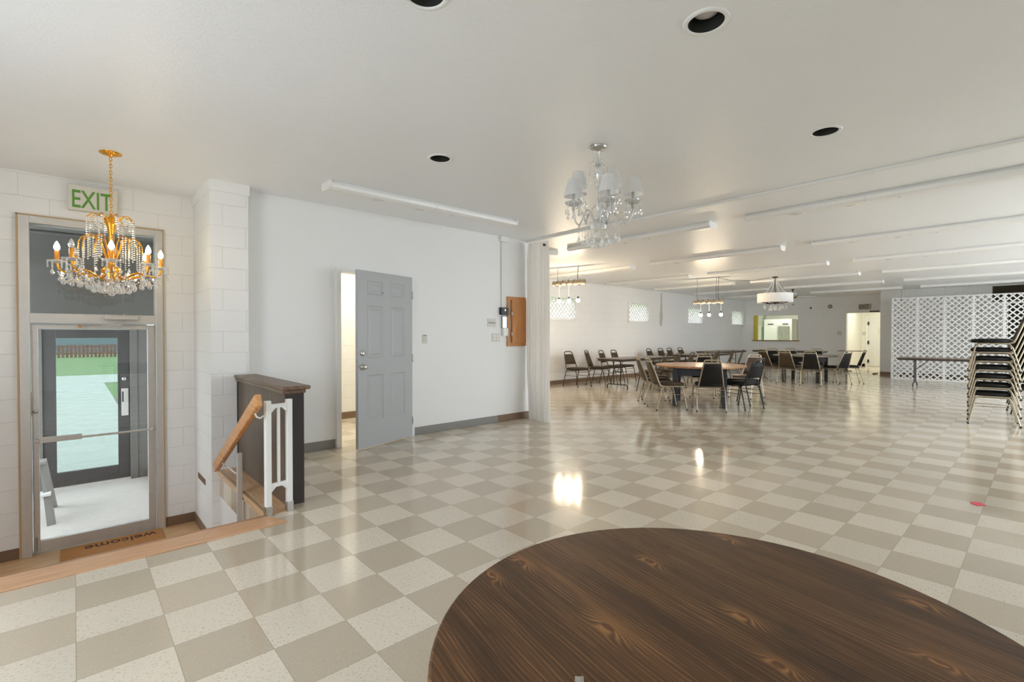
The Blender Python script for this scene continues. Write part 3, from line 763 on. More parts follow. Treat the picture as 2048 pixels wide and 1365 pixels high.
# outdoors
G = -0.88
struct(MB().bx(-60, 120, VY1 + 0.32, 120, G - 0.3, G - 0.02).build('lawn', M_GRASS), 'green lawn outside', 'lawn')
struct(MB().bx(-0.9, 1.32, VY1 + 0.32, 27.0, G - 0.1, G).build('walkway', M_WALK), 'concrete walkway leading away from the outer door', 'walkway')
struct(MB().bx(-40, 60, 27.0, 33.0, G - 0.1, G + 0.005).build('sidewalk', M_WALK), 'concrete sidewalk crossing beyond the walkway', 'sidewalk')
struct(MB().bx(1.32, 2.2, VY1 + 0.35, 20.0, G - 0.1, G - 0.01).build('gravel_strip', M_GRAVEL), 'gravel strip beside the walkway', 'ground')
fe = thing('picket_fence', 'red brown picket fence across the lawn outside the outer door', 'fence', (0, 62, G))
for i in range(100): MB().bx(-15 + i * 0.3, -15 + i * 0.3 + 0.2, -0.02, 0.02, 0.0, 1.25).build('picket', M_FENCE, fe)
for z in (0.3, 1.0): MB().bx(-15, 15, 0.02, 0.07, z, z + 0.1).build('fence_rail', M_FENCE, fe)
hs = thing('house', 'grey blue house beyond the fence outside', 'house', (-6, 80, G))
MB().bx(-12, 22, 0, 8, 0, 4.2).build('house_wall', M_HOUSE, hs)
MB().prism([(-12.6, 4.2), (22.6, 4.2), (5, 7.2)], -8.4, 0.4, Matrix(((1, 0, 0, 0), (0, 0, -1, 0), (0, 1, 0, 0), (0, 0, 0, 1)))).build('roof', M_GREYP, hs)
struct(MB().bx(-60, 120, -40, RIGHT_Y - 0.2, G - 0.3, G - 0.02).build('bounce_ground', plain('pale_bounce_ground', (0.72, 0.72, 0.71), 0.8, var=0.05, scale=2)), 'pale ground added outside the right wall to bounce daylight in', 'ground')  # unseen reflector: made pale to throw daylight up to the ceiling

# ------------------------------------------------------------------ grey panel door, room behind it
gd = struct(empty('trim_4', (0, YM, 0)), 'white casing around the grey door', 'door frame')
m = MB(); m.bx(2.545, 2.605, -0.018, 0.15, 0, 2.085); m.bx(3.505, 3.57, -0.018, 0.15, 0, 2.085); m.bx(2.605, 3.505, -0.018, 0.15, 2.04, 2.085)
m.build('casing', M_TRIMW, gd, 0.003)
DW = 0.89
gdo = struct(empty('door_3', (3.505, YM - 0.01, 0.012), 0), 'grey six-panel door standing ajar into the hall', 'door')
gdo.rotation_euler = (0, 0, R(17.5))
m = MB().bx(-DW, 0, -0.042, 0, 0, 2.03)
def six_panel():
    me = MB()
    xs = [-DW, -DW + 0.135, -DW + 0.385, -DW + 0.505, -DW + 0.755, 0]
    zs = [0, 0.30, 0.83, 1.03, 1.63, 1.76, 1.92, 2.03]
    hol = {(1, 1), (3, 1), (1, 3), (3, 3), (1, 5), (3, 5)}
    for side, y in ((-1, -0.042), (1, 0.0)):
        for i in range(5):
            for k in range(7):
                a, b, c, d = xs[i], xs[i + 1], zs[k], zs[k + 1]
                if (i, k) in hol:
                    rings = [(0, 0), (0.012, 0.008), (0.03, 0.008), (0.05, 0.002)]
                    for (r0, d0), (r1, d1) in zip(rings, rings[1:]):
                        o = [(a + r0, c + r0), (b - r0, c + r0), (b - r0, d - r0), (a + r0, d - r0)]
                        q = [(a + r1, c + r1), (b - r1, c + r1), (b - r1, d - r1), (a + r1, d - r1)]
                        vs = [(x, y - side * d0, z) for x, z in o] + [(x, y - side * d1, z) for x, z in q]
                        me.add(vs, [(t, (t + 1) % 4, 4 + (t + 1) % 4, 4 + t) for t in range(4)])
                    r, dd = rings[-1]
                    me.add([(a + r, y - side * dd, c + r), (b - r, y - side * dd, c + r), (b - r, y - side * dd, d - r), (a + r, y - side * dd, d - r)], [(0, 1, 2, 3)])
                else: me.add([(a, y, c), (b, y, c), (b, y, d), (a, y, d)], [(0, 1, 2, 3)])
    P = [(-DW, 0), (0, 2.03)]
    for x in (-DW, 0): me.add([(x, -0.042, 0), (x, 0, 0), (x, 0, 2.03), (x, -0.042, 2.03)], [(0, 1, 2, 3)])
    for z in (0, 2.03): me.add([(-DW, -0.042, z), (0, -0.042, z), (0, 0, z), (-DW, 0, z)], [(0, 1, 2, 3)])
    return me
leaf = six_panel().build('door_leaf', M_DOOR, gdo)
bm = bmesh.new(); bm.from_mesh(leaf.data); bmesh.ops.remove_doubles(bm, verts=bm.verts, dist=1e-5); bmesh.ops.recalc_face_normals(bm, faces=bm.faces); bm.to_mesh(leaf.data); bm.free()
RX = Matrix.Rotation(R(90), 4, 'X')
for (z, prof, nm) in ((1.085, [(0.001, 0.026), (0.024, 0.026), (0.033, 0.012), (0.034, 0)], 'deadbolt'), (0.93, [(0.001, 0.062), (0.016, 0.062), (0.028, 0.052), (0.028, 0.04), (0.012, 0.024), (0.012, 0.01), (0.034, 0.008), (0.034, 0)], 'door_knob')):
    MB().lathe(prof, 20, (0, 0, 0), True, Matrix.Translation((-DW + 0.065, -0.042, z)) @ RX).build(nm, M_CHROME, gdo)
for z in (1.085, 0.93): MB().bx(-DW - 0.002, -DW + 0.001, -0.034, -0.008, z - 0.05, z + 0.05).build('strike_plate', M_STEEL, gdo)
MB().lathe([(0.001, 0.05), (0.024, 0.045), (0.026, 0.03), (0.012, 0.02), (0.03, 0.004), (0.03, 0)], 16, (0, 0, 0), True, Matrix.Translation((-DW + 0.065, 0, 0.93)) @ Matrix.Rotation(R(-90), 4, 'X')).build('inner_knob', M_CHROME, gdo)
for z in (0.2, 1.0, 1.80): MB().bx(-0.004, 0.008, -0.05, -0.036, z - 0.05, z + 0.05).build('hinge', M_STEEL, gdo)
MB().bx(-0.528, -0.496, -0.0435, -0.042, 1.79, 1.796).build('door_mark', M_BLACK, gdo)
# plain white room behind
struct(MB().bx(1.62, 1.72, YM + 0.14, YW, 0, H).build('wall_side_room_left', M_BLOCK), 'white block wall of the side room')
struct(MB().bx(1.72, 5.56, 5.2, 5.3, 0, H).build('wall_side_room_back', M_BLOCK), 'white block wall seen past the grey door')
base('baseboard_side_room', M_BASE_B, 1.72, 5.56, 5.19, 5.2)
lamp('side_room_lamp', (3.4, 4.35, H - 0.06), 24, (1.0, 0.93, 0.74), 1.2, 0.3)

# ------------------------------------------------------------------ bits on the white wall
def plate(name, label, x, z, w, h, parts, cat):
    t = thing(name, label, cat, (x, YM, z))
    MB().bx(-w / 2, w / 2, -0.008, 0, -h / 2, h / 2).build('cover_plate', M_PLATE, t, 0.002)
    for (nm, px, pz, pw, ph, mm) in parts: MB().bx(px - pw / 2, px + pw / 2, -0.014, -0.008, pz - ph / 2, pz + ph / 2).build(nm, mm, t, 0.001)
    return t
plate('light_switch', 'single beige light switch right of the grey door', 3.73, 1.252, 0.075, 0.118, [('rocker', 0, 0.0, 0.033, 0.066, M_PLATE), ('name_strip', 0, 0.05, 0.045, 0.012, M_BASE_G)], 'switch')
plate('light_switch', 'wide beige switch plate above the outlet left of the oak panel', 4.88, 1.487, 0.155, 0.118, [('toggle', -0.045, 0.0, 0.03, 0.02, M_BASE_G), ('toggle', 0.0, 0.0, 0.03, 0.02, M_BASE_G), ('toggle', 0.045, 0.0, 0.03, 0.02, M_BASE_G)], 'switch')
plate('outlet', 'double wall outlet below the wide switch plate left of the oak panel', 4.957, 1.268, 0.15, 0.122, [('socket', -0.035, 0.022, 0.034, 0.028, M_TRIMW), ('socket', 0.035, 0.022, 0.034, 0.028, M_TRIMW), ('socket', -0.035, -0.022, 0.034, 0.028, M_TRIMW), ('socket', 0.035, -0.022, 0.034, 0.028, M_TRIMW)], 'outlet')
t = thing('timer_box', 'small black control box on the white wall left of the oak panel', 'control box', (5.10, YM, 1.665))
MB().bx(-0.07, 0.07, -0.055, 0, -0.055, 0.055).build('case', M_BLACK, t, 0.004)
MB().bx(-0.01, 0.01, -0.058, -0.055, 0.0, 0.03).build('indicator', M_STEEL, t)
MB().tube([(-0.03, -0.015, 0.055), (-0.03, -0.015, 1.04)], 0.010, 8).build('conduit', M_TRIMW, t)
MB().bx(-0.065, 0.075, -0.05, 0, 1.04, 1.118).build('junction_box', M_TRIMW, t, 0.003)
t = thing('thermostat', 'narrow grey thermostat hanging below the black control box', 'thermostat', (5.115, YM, 1.42))
MB().bx(-0.045, 0.045, -0.03, 0, -0.01, 0.165).build('upper_case', M_STEEL, t, 0.004)
MB().bx(-0.035, 0.055, -0.045, 0, -0.125, -0.01).build('lower_case', M_TRIMW, t, 0.004)
MB().tube([(-0.02, -0.012, 0.165), (-0.02, -0.012, 0.19)], 0.008, 6).build('lead', M_TRIMW, t)
t = thing('electrical_panel_cover', 'oak panel door on the white wall partly behind the curtain', 'panel door', (5.37, YM, 1.514))
m = MB()
m.bx(-0.195, -0.135, -0.022, 0, -0.378, 0.378); m.bx(0.135, 0.195, -0.022, 0, -0.378, 0.378); m.bx(-0.135, 0.135, -0.022, 0, 0.318, 0.378); m.bx(-0.135, 0.135, -0.022, 0, -0.378, -0.318)
m.build('frame', M_OAK, t, 0.004)
MB().bx(-0.11, 0.19, -0.036, -0.022, -0.33, 0.34).build('door', M_OAK, t, 0.006)
for z in (-0.19, 0.12): MB().bx(-0.128, -0.108, -0.04, -0.022, z - 0.025, z + 0.025).build('hinge', M_STEEL, t)

# curtain and its ceiling rail
cu = thing('curtain', 'white floor-length curtain bunched at the end of the white wall', 'curtain', (5.56, 0, 0))
rows = []
for i in range(33):
    z = 2.715 * (1 - i / 32) + 0.004
    top = max(0.0, 1 - abs(2.715 - z) / 0.25)
    row = []
    for k in range(121):
        s = k / 120
        fl_ = max(0.0, 1 - z / 0.75)
        y0, y1 = 3.325 - 0.075 * fl_ + (-0.03 * top), 2.835 - 0.055 * fl_ + 0.02 * top
        mid = 0.03 * math.sin(PI * (1 - z / 2.7))
        y = y0 + (y1 - y0) * s
        ph = s * 2 * PI * 8.5 + 0.6 * math.sin(3 * s + z * 0.8)
        amp = 0.022 + 0.030 * fl_ + 0.008 * math.sin(s * 9)
        flat = 1.0 if s < 0.72 else max(0.15, 1 - (s - 0.72) * 3.5)
        x = amp * math.sin(ph) * flat - 0.03 * fl_ * s + mid * 0.3
        row.append((x, y + 0.008 * math.cos(ph * 0.5) + mid * 0.4 * (0.5 - s), z if i < 32 else z + 0.006 * math.sin(ph)))
    rows.append(row)
MB().sheet(rows).build('drape', M_CURT, cu)
MB().lathe([(0.001, 0.02), (0.018, 0.016), (0.022, 0.0), (0.014, -0.02), (0.012, -0.03)], 16, (0, 0, 0), True, Matrix.Translation((-0.035, 2.905, 2.655)) @ Matrix.Rotation(R(-90), 4, 'Y')).build('rod_finial', plain('dark_finial', srgb(84, 78, 72), 0.4, 0.5), cu)
struct(MB().bx(5.585, 5.625, RIGHT_Y, YM, H - 0.03, H).build('trim_5', M_TRIMW, bevel=0.004), 'thin white strip crossing the ceiling from the curtain', 'trim')

# ------------------------------------------------------------------ ceiling fittings
def downlight(x, y, label):
    t = thing('downlight', label, 'downlight', (x, y, H), 0, 'recessed ceiling downlights')
    MB().lathe([(DR - 0.004, 0.0), (DR - 0.002, -0.006), (DR + 0.008, -0.008), (DR + 0.02, -0.004), (DR + 0.021, 0.0)], 40).build('trim_ring', M_TRIMW, t)
    prof = [(DR - 0.004, -0.002)]
    for i in range(8): prof += [(DR - 0.004 - i * 0.0022, i * 0.012), (DR - 0.0065 - i * 0.0022, i * 0.012 + 0.010)]
    prof += [(0.064, 0.11), (0.001, 0.112)]
    MB().lathe(prof, 40).build('baffle', M_BAFFLE, t)
    MB().lathe([(0.064, 0.109), (0.060, 0.060), (0.054, 0.044), (0.03, 0.036), (0.001, 0.034)], 32).build('lamp', M_PAR, t)
downlight(*DOWN[0], 'large black recessed downlight at the top right, nearest the camera')
downlight(*DOWN[1], 'black recessed downlight above the fluorescent fixture on the white wall side')
downlight(*DOWN[2], 'black recessed downlight right of the crystal chandelier near the ceiling strip')
downlight(*DOWN[3], 'black recessed downlight barely showing at the top edge of the photo')

def fixture_proto():
    t = empty('fluorescent_fixture')
    L = 2.44
    RYM = Matrix(((1, 0, 0, 0), (0, 0, 1, 0), (0, 1, 0, 0), (0, 0, 0, 1)))
    MB().bx(-0.085, 0.085, -L / 2 + 0.02, L / 2 - 0.02, -0.022, 0.0).build('housing', M_FIX, t, 0.002)
    lens = [(-0.10, -0.020), (-0.107, -0.032), (-0.098, -0.062), (-0.06, -0.078), (0.06, -0.078), (0.098, -0.062), (0.107, -0.032), (0.10, -0.020)]
    for s in (-1, 1):
        a, b = (0.012, L / 2 - 0.02) if s > 0 else (-L / 2 + 0.02, -0.012)
        MB().prism(lens, a, b, RYM).build('lens', M_LENS, t)
    for s in (-1, 1):
        MB().prism([(x * 1.04, z * 1.03 if z < -0.03 else 0.0) for x, z in lens], s * (L / 2 - 0.02), s * L / 2, RYM).build('end_cap', M_FIX, t, 0.003)
    MB().prism([(x * 1.03, z * 1.025) for x, z in lens], -0.012, 0.012, RYM).build('joint_band', M_FIX, t)
    return t
FP = fixture_proto()
first = True
def fixture(x, y, label, group, rz=0.0):
    global first
    o = FP if first else copy_tree(FP); first = False
    o.location = (x, y, H); o.rotation_euler = (0, 0, rz)
    tag(o, label, 'ceiling light', group)
ORD = ['first', 'second', 'third', 'fourth', 'fifth', 'sixth']
XS = [6.52, 9.03, 11.50, 13.95, 16.42, 18.92]
for i, x in enumerate(XS):
    fixture(x, -0.86, '%s long fluorescent fixture from the camera in the right-hand ceiling row' % ORD[i], 'right-hand row of fluorescent fixtures')
for i, x in enumerate(XS):
    fixture(x, 2.02, '%s long fluorescent fixture from the crystal chandelier in the middle ceiling row' % ORD[i], 'middle row of fluorescent fixtures')
for i, x in enumerate(XS):
    fixture(x, 4.93 if i else 4.85, '%s long fluorescent fixture from the curtain in the row along the window wall' % ORD[i], 'window-side row of fluorescent fixtures')
fixture(3.34, 2.545, 'long fluorescent fixture along the white wall above the grey door', None, R(90))

# ------------------------------------------------------------------ gold chandelier
M_GARM = clear('clear_glass_arm', (0.95, 0.95, 0.95), 0.16, 0.05, 1.0, 0.34)
M_BEAD = clear('crystal_bead', (0.97, 0.96, 0.94), 0.18, 0.05, 1.2, 0.68)
def strand(m, pts, r):
    for p in pts: m.bead(p, r)
def gold_chandelier():
    g = thing('gold_chandelier', 'lit gold chandelier with candle bulbs hanging before the EXIT sign', 'chandelier', (0.54, 2.985, H))
    MB().lathe([(0.075, 0), (0.072, -0.008), (0.05, -0.016), (0.018, -0.024), (0.008, -0.036)], 28).build('canopy', M_GOLD, g)
    ch = MB(); z = -0.035; i = 0
    while z > -0.50:
        pts = []
        for k in range(10):
            a = 2 * PI * k / 10
            q, w = 0.009 * math.cos(a), 0.018 * math.sin(a)
            pts.append((q, 0, z - 0.016 + w) if i % 2 == 0 else (0, q, z - 0.016 + w))
        ch.tube(pts, 0.0028, 5, True); z -= 0.027; i += 1
    ch.build('chain', M_GOLD, g)
    MB().lathe([(0.004, -0.49), (0.018, -0.52), (0.05, -0.535), (0.03, -0.60), (0.018, -0.66), (0.022, -0.70), (0.012, -0.74), (0.03, -0.80), (0.034, -0.84), (0.012, -0.88), (0.05, -0.93), (0.075, -0.955), (0.05, -1.0), (0.06, -1.03), (0.02, -1.06), (0.001, -1.07)], 16).build('column', M_GOLD, g)
    MB().ball((0, 0, -0.79), 0.042, 8, 6).build('crystal_ball', M_CRYSTAL, g)
    # crown of sprays with bead strands
    for k in range(8):
        a = 2 * PI * (k + 0.3) / 8; ca, sa = math.cos(a), math.sin(a)
        pts = [(0.018 * ca, 0.018 * sa, -0.64), (0.035 * ca, 0.035 * sa, -0.56), (0.075 * ca, 0.075 * sa, -0.515), (0.12 * ca, 0.12 * sa, -0.512), (0.155 * ca, 0.155 * sa, -0.545)]
        MB().tube(pts, 0.005, 6).build('crown_leaf', M_GOLD, g)
        m = MB()
        for (r, z0, nb) in ((0.155, -0.552, 9), (0.13, -0.535, 6), (0.10, -0.53, 4)):
            strand(m, [(r * ca, r * sa, z0 - j * 0.0185) for j in range(nb)], 0.0075)
        m.build('crystal_strand', M_BEAD, g)
    # middle fountain arcs
    for k in range(12):
        a = 2 * PI * k / 12; ca, sa = math.cos(a), math.sin(a)
        pts = [(r * ca, r * sa, z) for r, z in ((0.02, -0.90), (0.05, -0.80), (0.075, -0.72), (0.105, -0.69), (0.15, -0.685), (0.18, -0.70), (0.20, -0.74), (0.203, -0.80))]
        MB().tube(pts, 0.0045, 6).build('fountain_arc', M_GOLD, g)
        m = MB()
        for (r, z0, nb) in ((0.20, -0.76, 10), (0.165, -0.70, 10), (0.13, -0.70, 9)):
            strand(m, [(r * ca, r * sa, z0 - j * 0.018) for j in range(nb)], 0.0075)
        m.drop((0.20 * ca, 0.20 * sa, -0.945), 0.012, 0.04)
        m.build('crystal_strand', M_BEAD, g)
    # eight arms with candles
    RA = 0.325
    for k in range(8):
        a = R(267.4 + 45 * k); ca, sa = math.cos(a), math.sin(a)
        P = lambda r, z: (r * ca, r * sa, z)
        am = MB().tube([P(0.04, -0.985), P(0.09, -1.02), P(0.14, -1.01), P(0.19, -0.985), P(0.23, -0.98), P(0.285, -0.99), P(0.317, -0.965), P(RA, -0.925)], 0.008, 8).build('arm', M_GOLD, g)
        c = (RA * ca, RA * sa, -0.925)
        MB().lathe([(0.012, 0.0), (0.03, 0.006), (0.052, 0.012), (0.058, 0.022), (0.052, 0.016), (0.012, 0.008)], 20, c, True, None, (10, 0.06)).build('drip_pan', M_GARM, am)
        MB().lathe([(0.0145, 0.01), (0.0145, 0.095), (0.008, 0.098)], 14, c).build('candle', M_CANDLE, am)
        bm_ = M_CRYSTAL if k in (5, 7) else M_BULB
        MB().lathe([(0.008, 0.098), (0.017, 0.112), (0.019, 0.125), (0.013, 0.148), (0.004, 0.166), (0.001, 0.170)], 12, c).build('bulb', bm_, am)
        m = MB()
        for j in range(6):
            b = 2 * PI * j / 6; q = (c[0] + 0.053 * math.cos(b), c[1] + 0.053 * math.sin(b))
            m = MB(); strand(m, [(q[0], q[1], c[2] + 0.004 - i * 0.016) for i in range(3)], 0.0075)
            m.build('pan_strand', M_BEAD, am)
        for j in (0, 2, 4):
            b = 2 * PI * j / 6
            MB().drop((c[0] + 0.053 * math.cos(b), c[1] + 0.053 * math.sin(b), c[2] - 0.035), 0.012, 0.05).build('pan_drop', M_CRYSTAL, am)
        # swag to the next arm and drops under the arm
        m = MB(); a2 = a + R(45)
        for i in range(1, 15):
            s = i / 15
            x = RA * (ca * (1 - s) + math.cos(a2) * s); y = RA * (sa * (1 - s) + math.sin(a2) * s)
            m.bead((x, y, -0.975 - 0.075 * math.sin(PI * s)), 0.0075)
        m.build('bead_swag', M_BEAD, g)
        for (r, da, z, h) in ((0.29, 0, -1.01, 0.07), (0.24, 8, -1.0, 0.06), (0.19, -8, -1.02, 0.07), (0.15, 14, -1.03, 0.08), (0.27, 20, -1.02, 0.06), (0.10, 0, -1.06, 0.07), (0.12, 24, -1.07, 0.06), (0.31, -5, -1.0, 0.05)):
            b = a + R(da); m = MB()
            m.bead((r * math.cos(b), r * math.sin(b), z), 0.009); m.drop((r * math.cos(b), r * math.sin(b), z - 0.01), 0.017, h)
            m.build('crystal_drop', M_CRYSTAL, g)
    MB().drop((0, 0, -1.08), 0.026, 0.085).ball((0, 0, -1.08), 0.018, 8, 5).build('bottom_finial', M_CRYSTAL, g)
    m = MB()
    for k in range(10):
        b = 2 * PI * k / 10; m.drop((0.06 * math.cos(b), 0.06 * math.sin(b), -1.07), 0.018, 0.075); m.bead((0.06 * math.cos(b), 0.06 * math.sin(b), -1.06), 0.01)
    m.build('bottom_crystals', M_CRYSTAL, g)
gold_chandelier()

# ------------------------------------------------------------------ crystal chandelier with white shades
def shade_chandelier():
    g = thing('crystal_chandelier', 'clear crystal chandelier with white pleated lamp shades', 'chandelier', (3.37, 0.233, H))
    MB().lathe([(0.065, 0), (0.066, -0.012), (0.055, -0.024), (0.02, -0.032), (0.010, -0.045), (0.006, -0.09)], 28).build('canopy', M_STEEL, g)
    MB().lathe([(0.006, -0.09), (0.006, -0.13), (0.018, -0.14), (0.018, -0.155), (0.012, -0.16), (0.022, -0.22), (0.010, -0.27), (0.028, -0.32), (0.012, -0.38), (0.020, -0.45), (0.010, -0.50), (0.022, -0.56), (0.014, -0.58)], 12, (0, 0, 0), False).build('glass_column', M_GARM, g)
    MB().lathe([(0.018, -0.14), (0.02, -0.148), (0.018, -0.158)], 14).build('collar', M_STEEL, g)
    MB().lathe([(0.012, -0.57), (0.02, -0.575), (0.02, -0.59), (0.012, -0.60)], 14).build('lower_collar', M_STEEL, g)
    MB().lathe([(0.015, -0.60), (0.05, -0.605), (0.065, -0.62), (0.06, -0.65), (0.03, -0.665), (0.001, -0.67)], 16, (0, 0, 0), False).build('bowl', M_GARM, g)
    # top spray
    for k in range(6):
        a = 2 * PI * k / 6; ca, sa = math.cos(a), math.sin(a)
        m = MB().tube([(0.012 * ca, 0.012 * sa, -0.16), (0.04 * ca, 0.04 * sa, -0.115), (0.07 * ca, 0.07 * sa, -0.125)], 0.003, 5)
        strand(m, [(0.07 * ca, 0.07 * sa, -0.135 - 0.02 * j) for j in range(5)], 0.007)
        m.drop((0.07 * ca, 0.07 * sa, -0.24), 0.011, 0.045)
        m.build('top_spray', M_CRYSTAL, g)
    Fx, Fy = 0.6713, 0.7412; Rx, Ry = 0.7412, -0.6713
    # arms: (sideways, depth, height of the shade foot)
    ARMS = [(-0.207, -0.10, -0.42), (0.035, -0.22, -0.424), (0.26, -0.05, -0.39), (0.155, 0.20, -0.245), (-0.130, 0.18, -0.27)]
    for (u, v, z) in ARMS:
        x, y = u * Rx + v * Fx, u * Ry + v * Fy
        r = math.hypot(x, y); ca, sa = x / r, y / r
        P = lambda q, zz: (q * ca, q * sa, zz)
        am = MB().tube([P(0.03, -0.60), P(0.07, -0.52), P(0.11, -0.505), P(r * 0.62, -0.58), P(r * 0.78, z - 0.22), P(r * 0.93, z - 0.19), P(r, z - 0.12), P(r, z - 0.075)], 0.008, 8).build('arm', M_GARM, g)
        c = (x, y, z)
        MB().lathe([(0.014, -0.075), (0.04, -0.07), (0.062, -0.055), (0.066, -0.045), (0.04, -0.06), (0.012, -0.065)], 18, c, False, None, (9, 0.05)).build('drip_pan', M_GARM, am)
        MB().lathe([(0.013, -0.10), (0.013, -0.072)], 12, c).build('socket_cup', M_STEEL, am)
        MB().lathe([(0.011, -0.065), (0.011, 0.03)], 12, c).build('candle', M_STEEL, am)
        n = 96; vs = []
        for (rad, zz) in ((0.074, 0.0), (0.066, 0.045), (0.054, 0.09), (0.042, 0.125), (0.036, 0.132)):
            for k in range(n):
                a = 2 * PI * k / n; q = rad * (1 + 0.022 * math.cos(k * PI / 1.5))
                vs.append((c[0] + q * math.cos(a), c[1] + q * math.sin(a), c[2] + zz))
        sh = MB().add(vs, [(i * n + k, i * n + (k + 1) % n, (i + 1) * n + (k + 1) % n, (i + 1) * n + k) for i in range(4) for k in range(n)], True)
        sh.build('lamp_shade', M_SHADE, am)
        m = MB()
        for j in range(8):
            b = 2 * PI * j / 8; q = (c[0] + 0.06 * math.cos(b), c[1] + 0.06 * math.sin(b)); z0 = c[2] - 0.06
            m = MB(); strand(m, [(q[0], q[1], z0 - 0.016 * i) for i in range(2 + j % 3)], 0.0065)
            m.build('pan_strand', M_BEAD, am)
            MB().drop((q[0], q[1], z0 - 0.016 * (2 + j % 3)), 0.012, 0.05).build('pan_drop', M_CRYSTAL, am)
        m = MB()
        for i in range(1, 17):
            s = i / 17; m.bead((x * s, y * s, -0.42 * (1 - s) + (z - 0.06) * s - 0.10 * math.sin(PI * s)), 0.0065)
        m.build('crystal_swag', M_CRYSTAL, g)
    for ring, (r, z, n_, ln) in enumerate(((0.16, -0.62, 12, 5), (0.10, -0.66, 10, 4), (0.05, -0.68, 6, 4))):
        for k in range(n_):
            a = 2 * PI * (k + 0.5 * ring) / n_
            m = MB(); strand(m, [(r * math.cos(a), r * math.sin(a), z - 0.016 * i) for i in range(ln)], 0.0065)
            m.drop((r * math.cos(a), r * math.sin(a), z - 0.016 * ln), 0.013, 0.05)
            if ring == 0:
                for i in range(6):
                    s = i / 6; m.bead((r * math.cos(a) * (0.4 + 0.6 * s), r * math.sin(a) * (0.4 + 0.6 * s), -0.60 - 0.02 * s), 0.006)
            m.build('crystal_strand', M_BEAD, g)
shade_chandelier()

# ------------------------------------------------------------------ log pendants
def log_pendant(x, y, z, ang, L, wires, bulbs, drop, label, off=0.0):
    g = thing('log_pendant', label, 'pendant light', (x, y, H), ang, 'birch log pendants')
    zz = z - H
    n = 14; pts = []; rr = []
    for i in range(n):
        s = i / (n - 1); pts.append((off - L / 2 + L * s, 0.008 * math.sin(i * 1.7), zz + 0.008 * math.cos(i * 2.3))); rr.append(0.052 + 0.008 * math.sin(i * 2.1) + 0.004 * math.cos(i * 5))
    lg = MB().tube(pts, 0.05, 14, rr=rr).build('log', M_BARK, g)
    for s in (-1, 1): MB().lathe([(0.001, 0.002), (0.05, 0.002), (0.052, -0.003)], 14, (0, 0, 0), False, Matrix.Translation((off + s * L / 2, 0, zz)) @ Matrix.Rotation(s * R(90), 4, 'Y')).build('cut_end', M_LATER, lg)
    m = MB()
    for i in range(5):
        q = off - L / 2 + L * (i + 0.7) / 5.6; ps = []
        for k in range(13):
            a = 2 * PI * k / 12; ps.append((q + 0.05 * k / 12, 0.064 * math.cos(a), zz + 0.064 * math.sin(a)))
        m.tube(ps, 0.006, 5)
    m.build('cord_wrap', M_CHAIN, lg)
    for (q, th) in wires:
        MB().tube([(q, 0, zz + 0.05), (q + 0.01, 0, zz * 0.6), (q, 0, zz * 0.3), (q, 0, 0)], th, 5).build('hanging_wire', M_CHAIN, g)
    for q in bulbs:
        cd = MB().tube([(q, 0, zz - 0.04), (q, 0, zz - drop + 0.09)], 0.004, 5).build('bulb_cord', M_STRING, g)
        MB().lathe([(0.006, 0.10), (0.017, 0.09), (0.017, 0.045)], 10, (q, 0, zz - drop)).build('socket', M_CHAIN, cd)
        MB().ball((q, 0, zz - drop + 0.008), 0.04, 14, 9).build('bulb', M_BULB2, cd)
log_pendant(8.28, 4.72, 2.44, R(104), 0.76, [(-0.13, 0.007), (0.36, 0.004)], [-0.13, 0.09, 0.33], 0.40, 'nearer birch log pendant with three bare bulbs, beside the curtain', 0.09)
log_pendant(12.45, 3.72, 2.17, R(101), 0.72, [(-0.25, 0.005), (-0.20, 0.004), (0.28, 0.003)], [-0.31, -0.02, 0.19], 0.35, 'farther birch log pendant with bare bulbs, left of the drum light')

# drum chandelier
dc = thing('drum_chandelier', 'white drum shade chandelier with crystal drops over the far tables', 'chandelier', (13.48, 2.48, H))
MB().lathe([(0.07, 0), (0.07, -0.015), (0.04, -0.03), (0.01, -0.04)], 20).build('canopy', M_CHAIN, dc)
MB().tube([(0, 0, -0.03), (0, 0, -0.62)], 0.01, 8).build('stem', M_CHAIN, dc)
for k in range(8):
    a = 2 * PI * k / 8; ca, sa = math.cos(a), math.sin(a)
    MB().tube([(0.03 * ca, 0.03 * sa, -0.05), (0.09 * ca, 0.09 * sa, -0.20), (0.20 * ca, 0.20 * sa, -0.36), (0.29 * ca, 0.29 * sa, -0.43)], 0.006, 5).build('bead_strand', M_STRING, dc)
MB().lathe([(0.405, -0.425), (0.405, -0.655), (0.40, -0.655), (0.40, -0.425), (0.405, -0.425)], 48).build('drum_shade', M_DRUM, dc)
hub = MB().lathe([(0.02, -0.55), (0.06, -0.60), (0.06, -0.66), (0.03, -0.69), (0.001, -0.70)], 14)
for k in range(6):
    a = 2 * PI * k / 6; hub.tube([(0.04 * math.cos(a), 0.04 * math.sin(a), -0.66), (0.2 * math.cos(a), 0.2 * math.sin(a), -0.675), (0.26 * math.cos(a), 0.26 * math.sin(a), -0.62)], 0.012, 6)
    hub.lathe([(0.03, 0), (0.035, 0.03), (0.012, 0.04)], 8, (0.26 * math.cos(a), 0.26 * math.sin(a), -0.66))
hub.build('arm_hub', M_CHAIN, dc)
for k in range(14):
    a = 2 * PI * k / 14; r = 0.25 if k % 2 else 0.12
    MB().drop((r * math.cos(a), r * math.sin(a), -0.68 - 0.05 * (k % 2 == 0)), 0.022, 0.13).build('crystal_drop', M_CRYSTAL, dc)
MB().tube([(0, 0, -0.69), (0, 0, -0.80)], 0.004, 5).ball((0, 0, -0.83), 0.035, 8, 6).build('crystal_ball', M_CRYSTAL, dc)
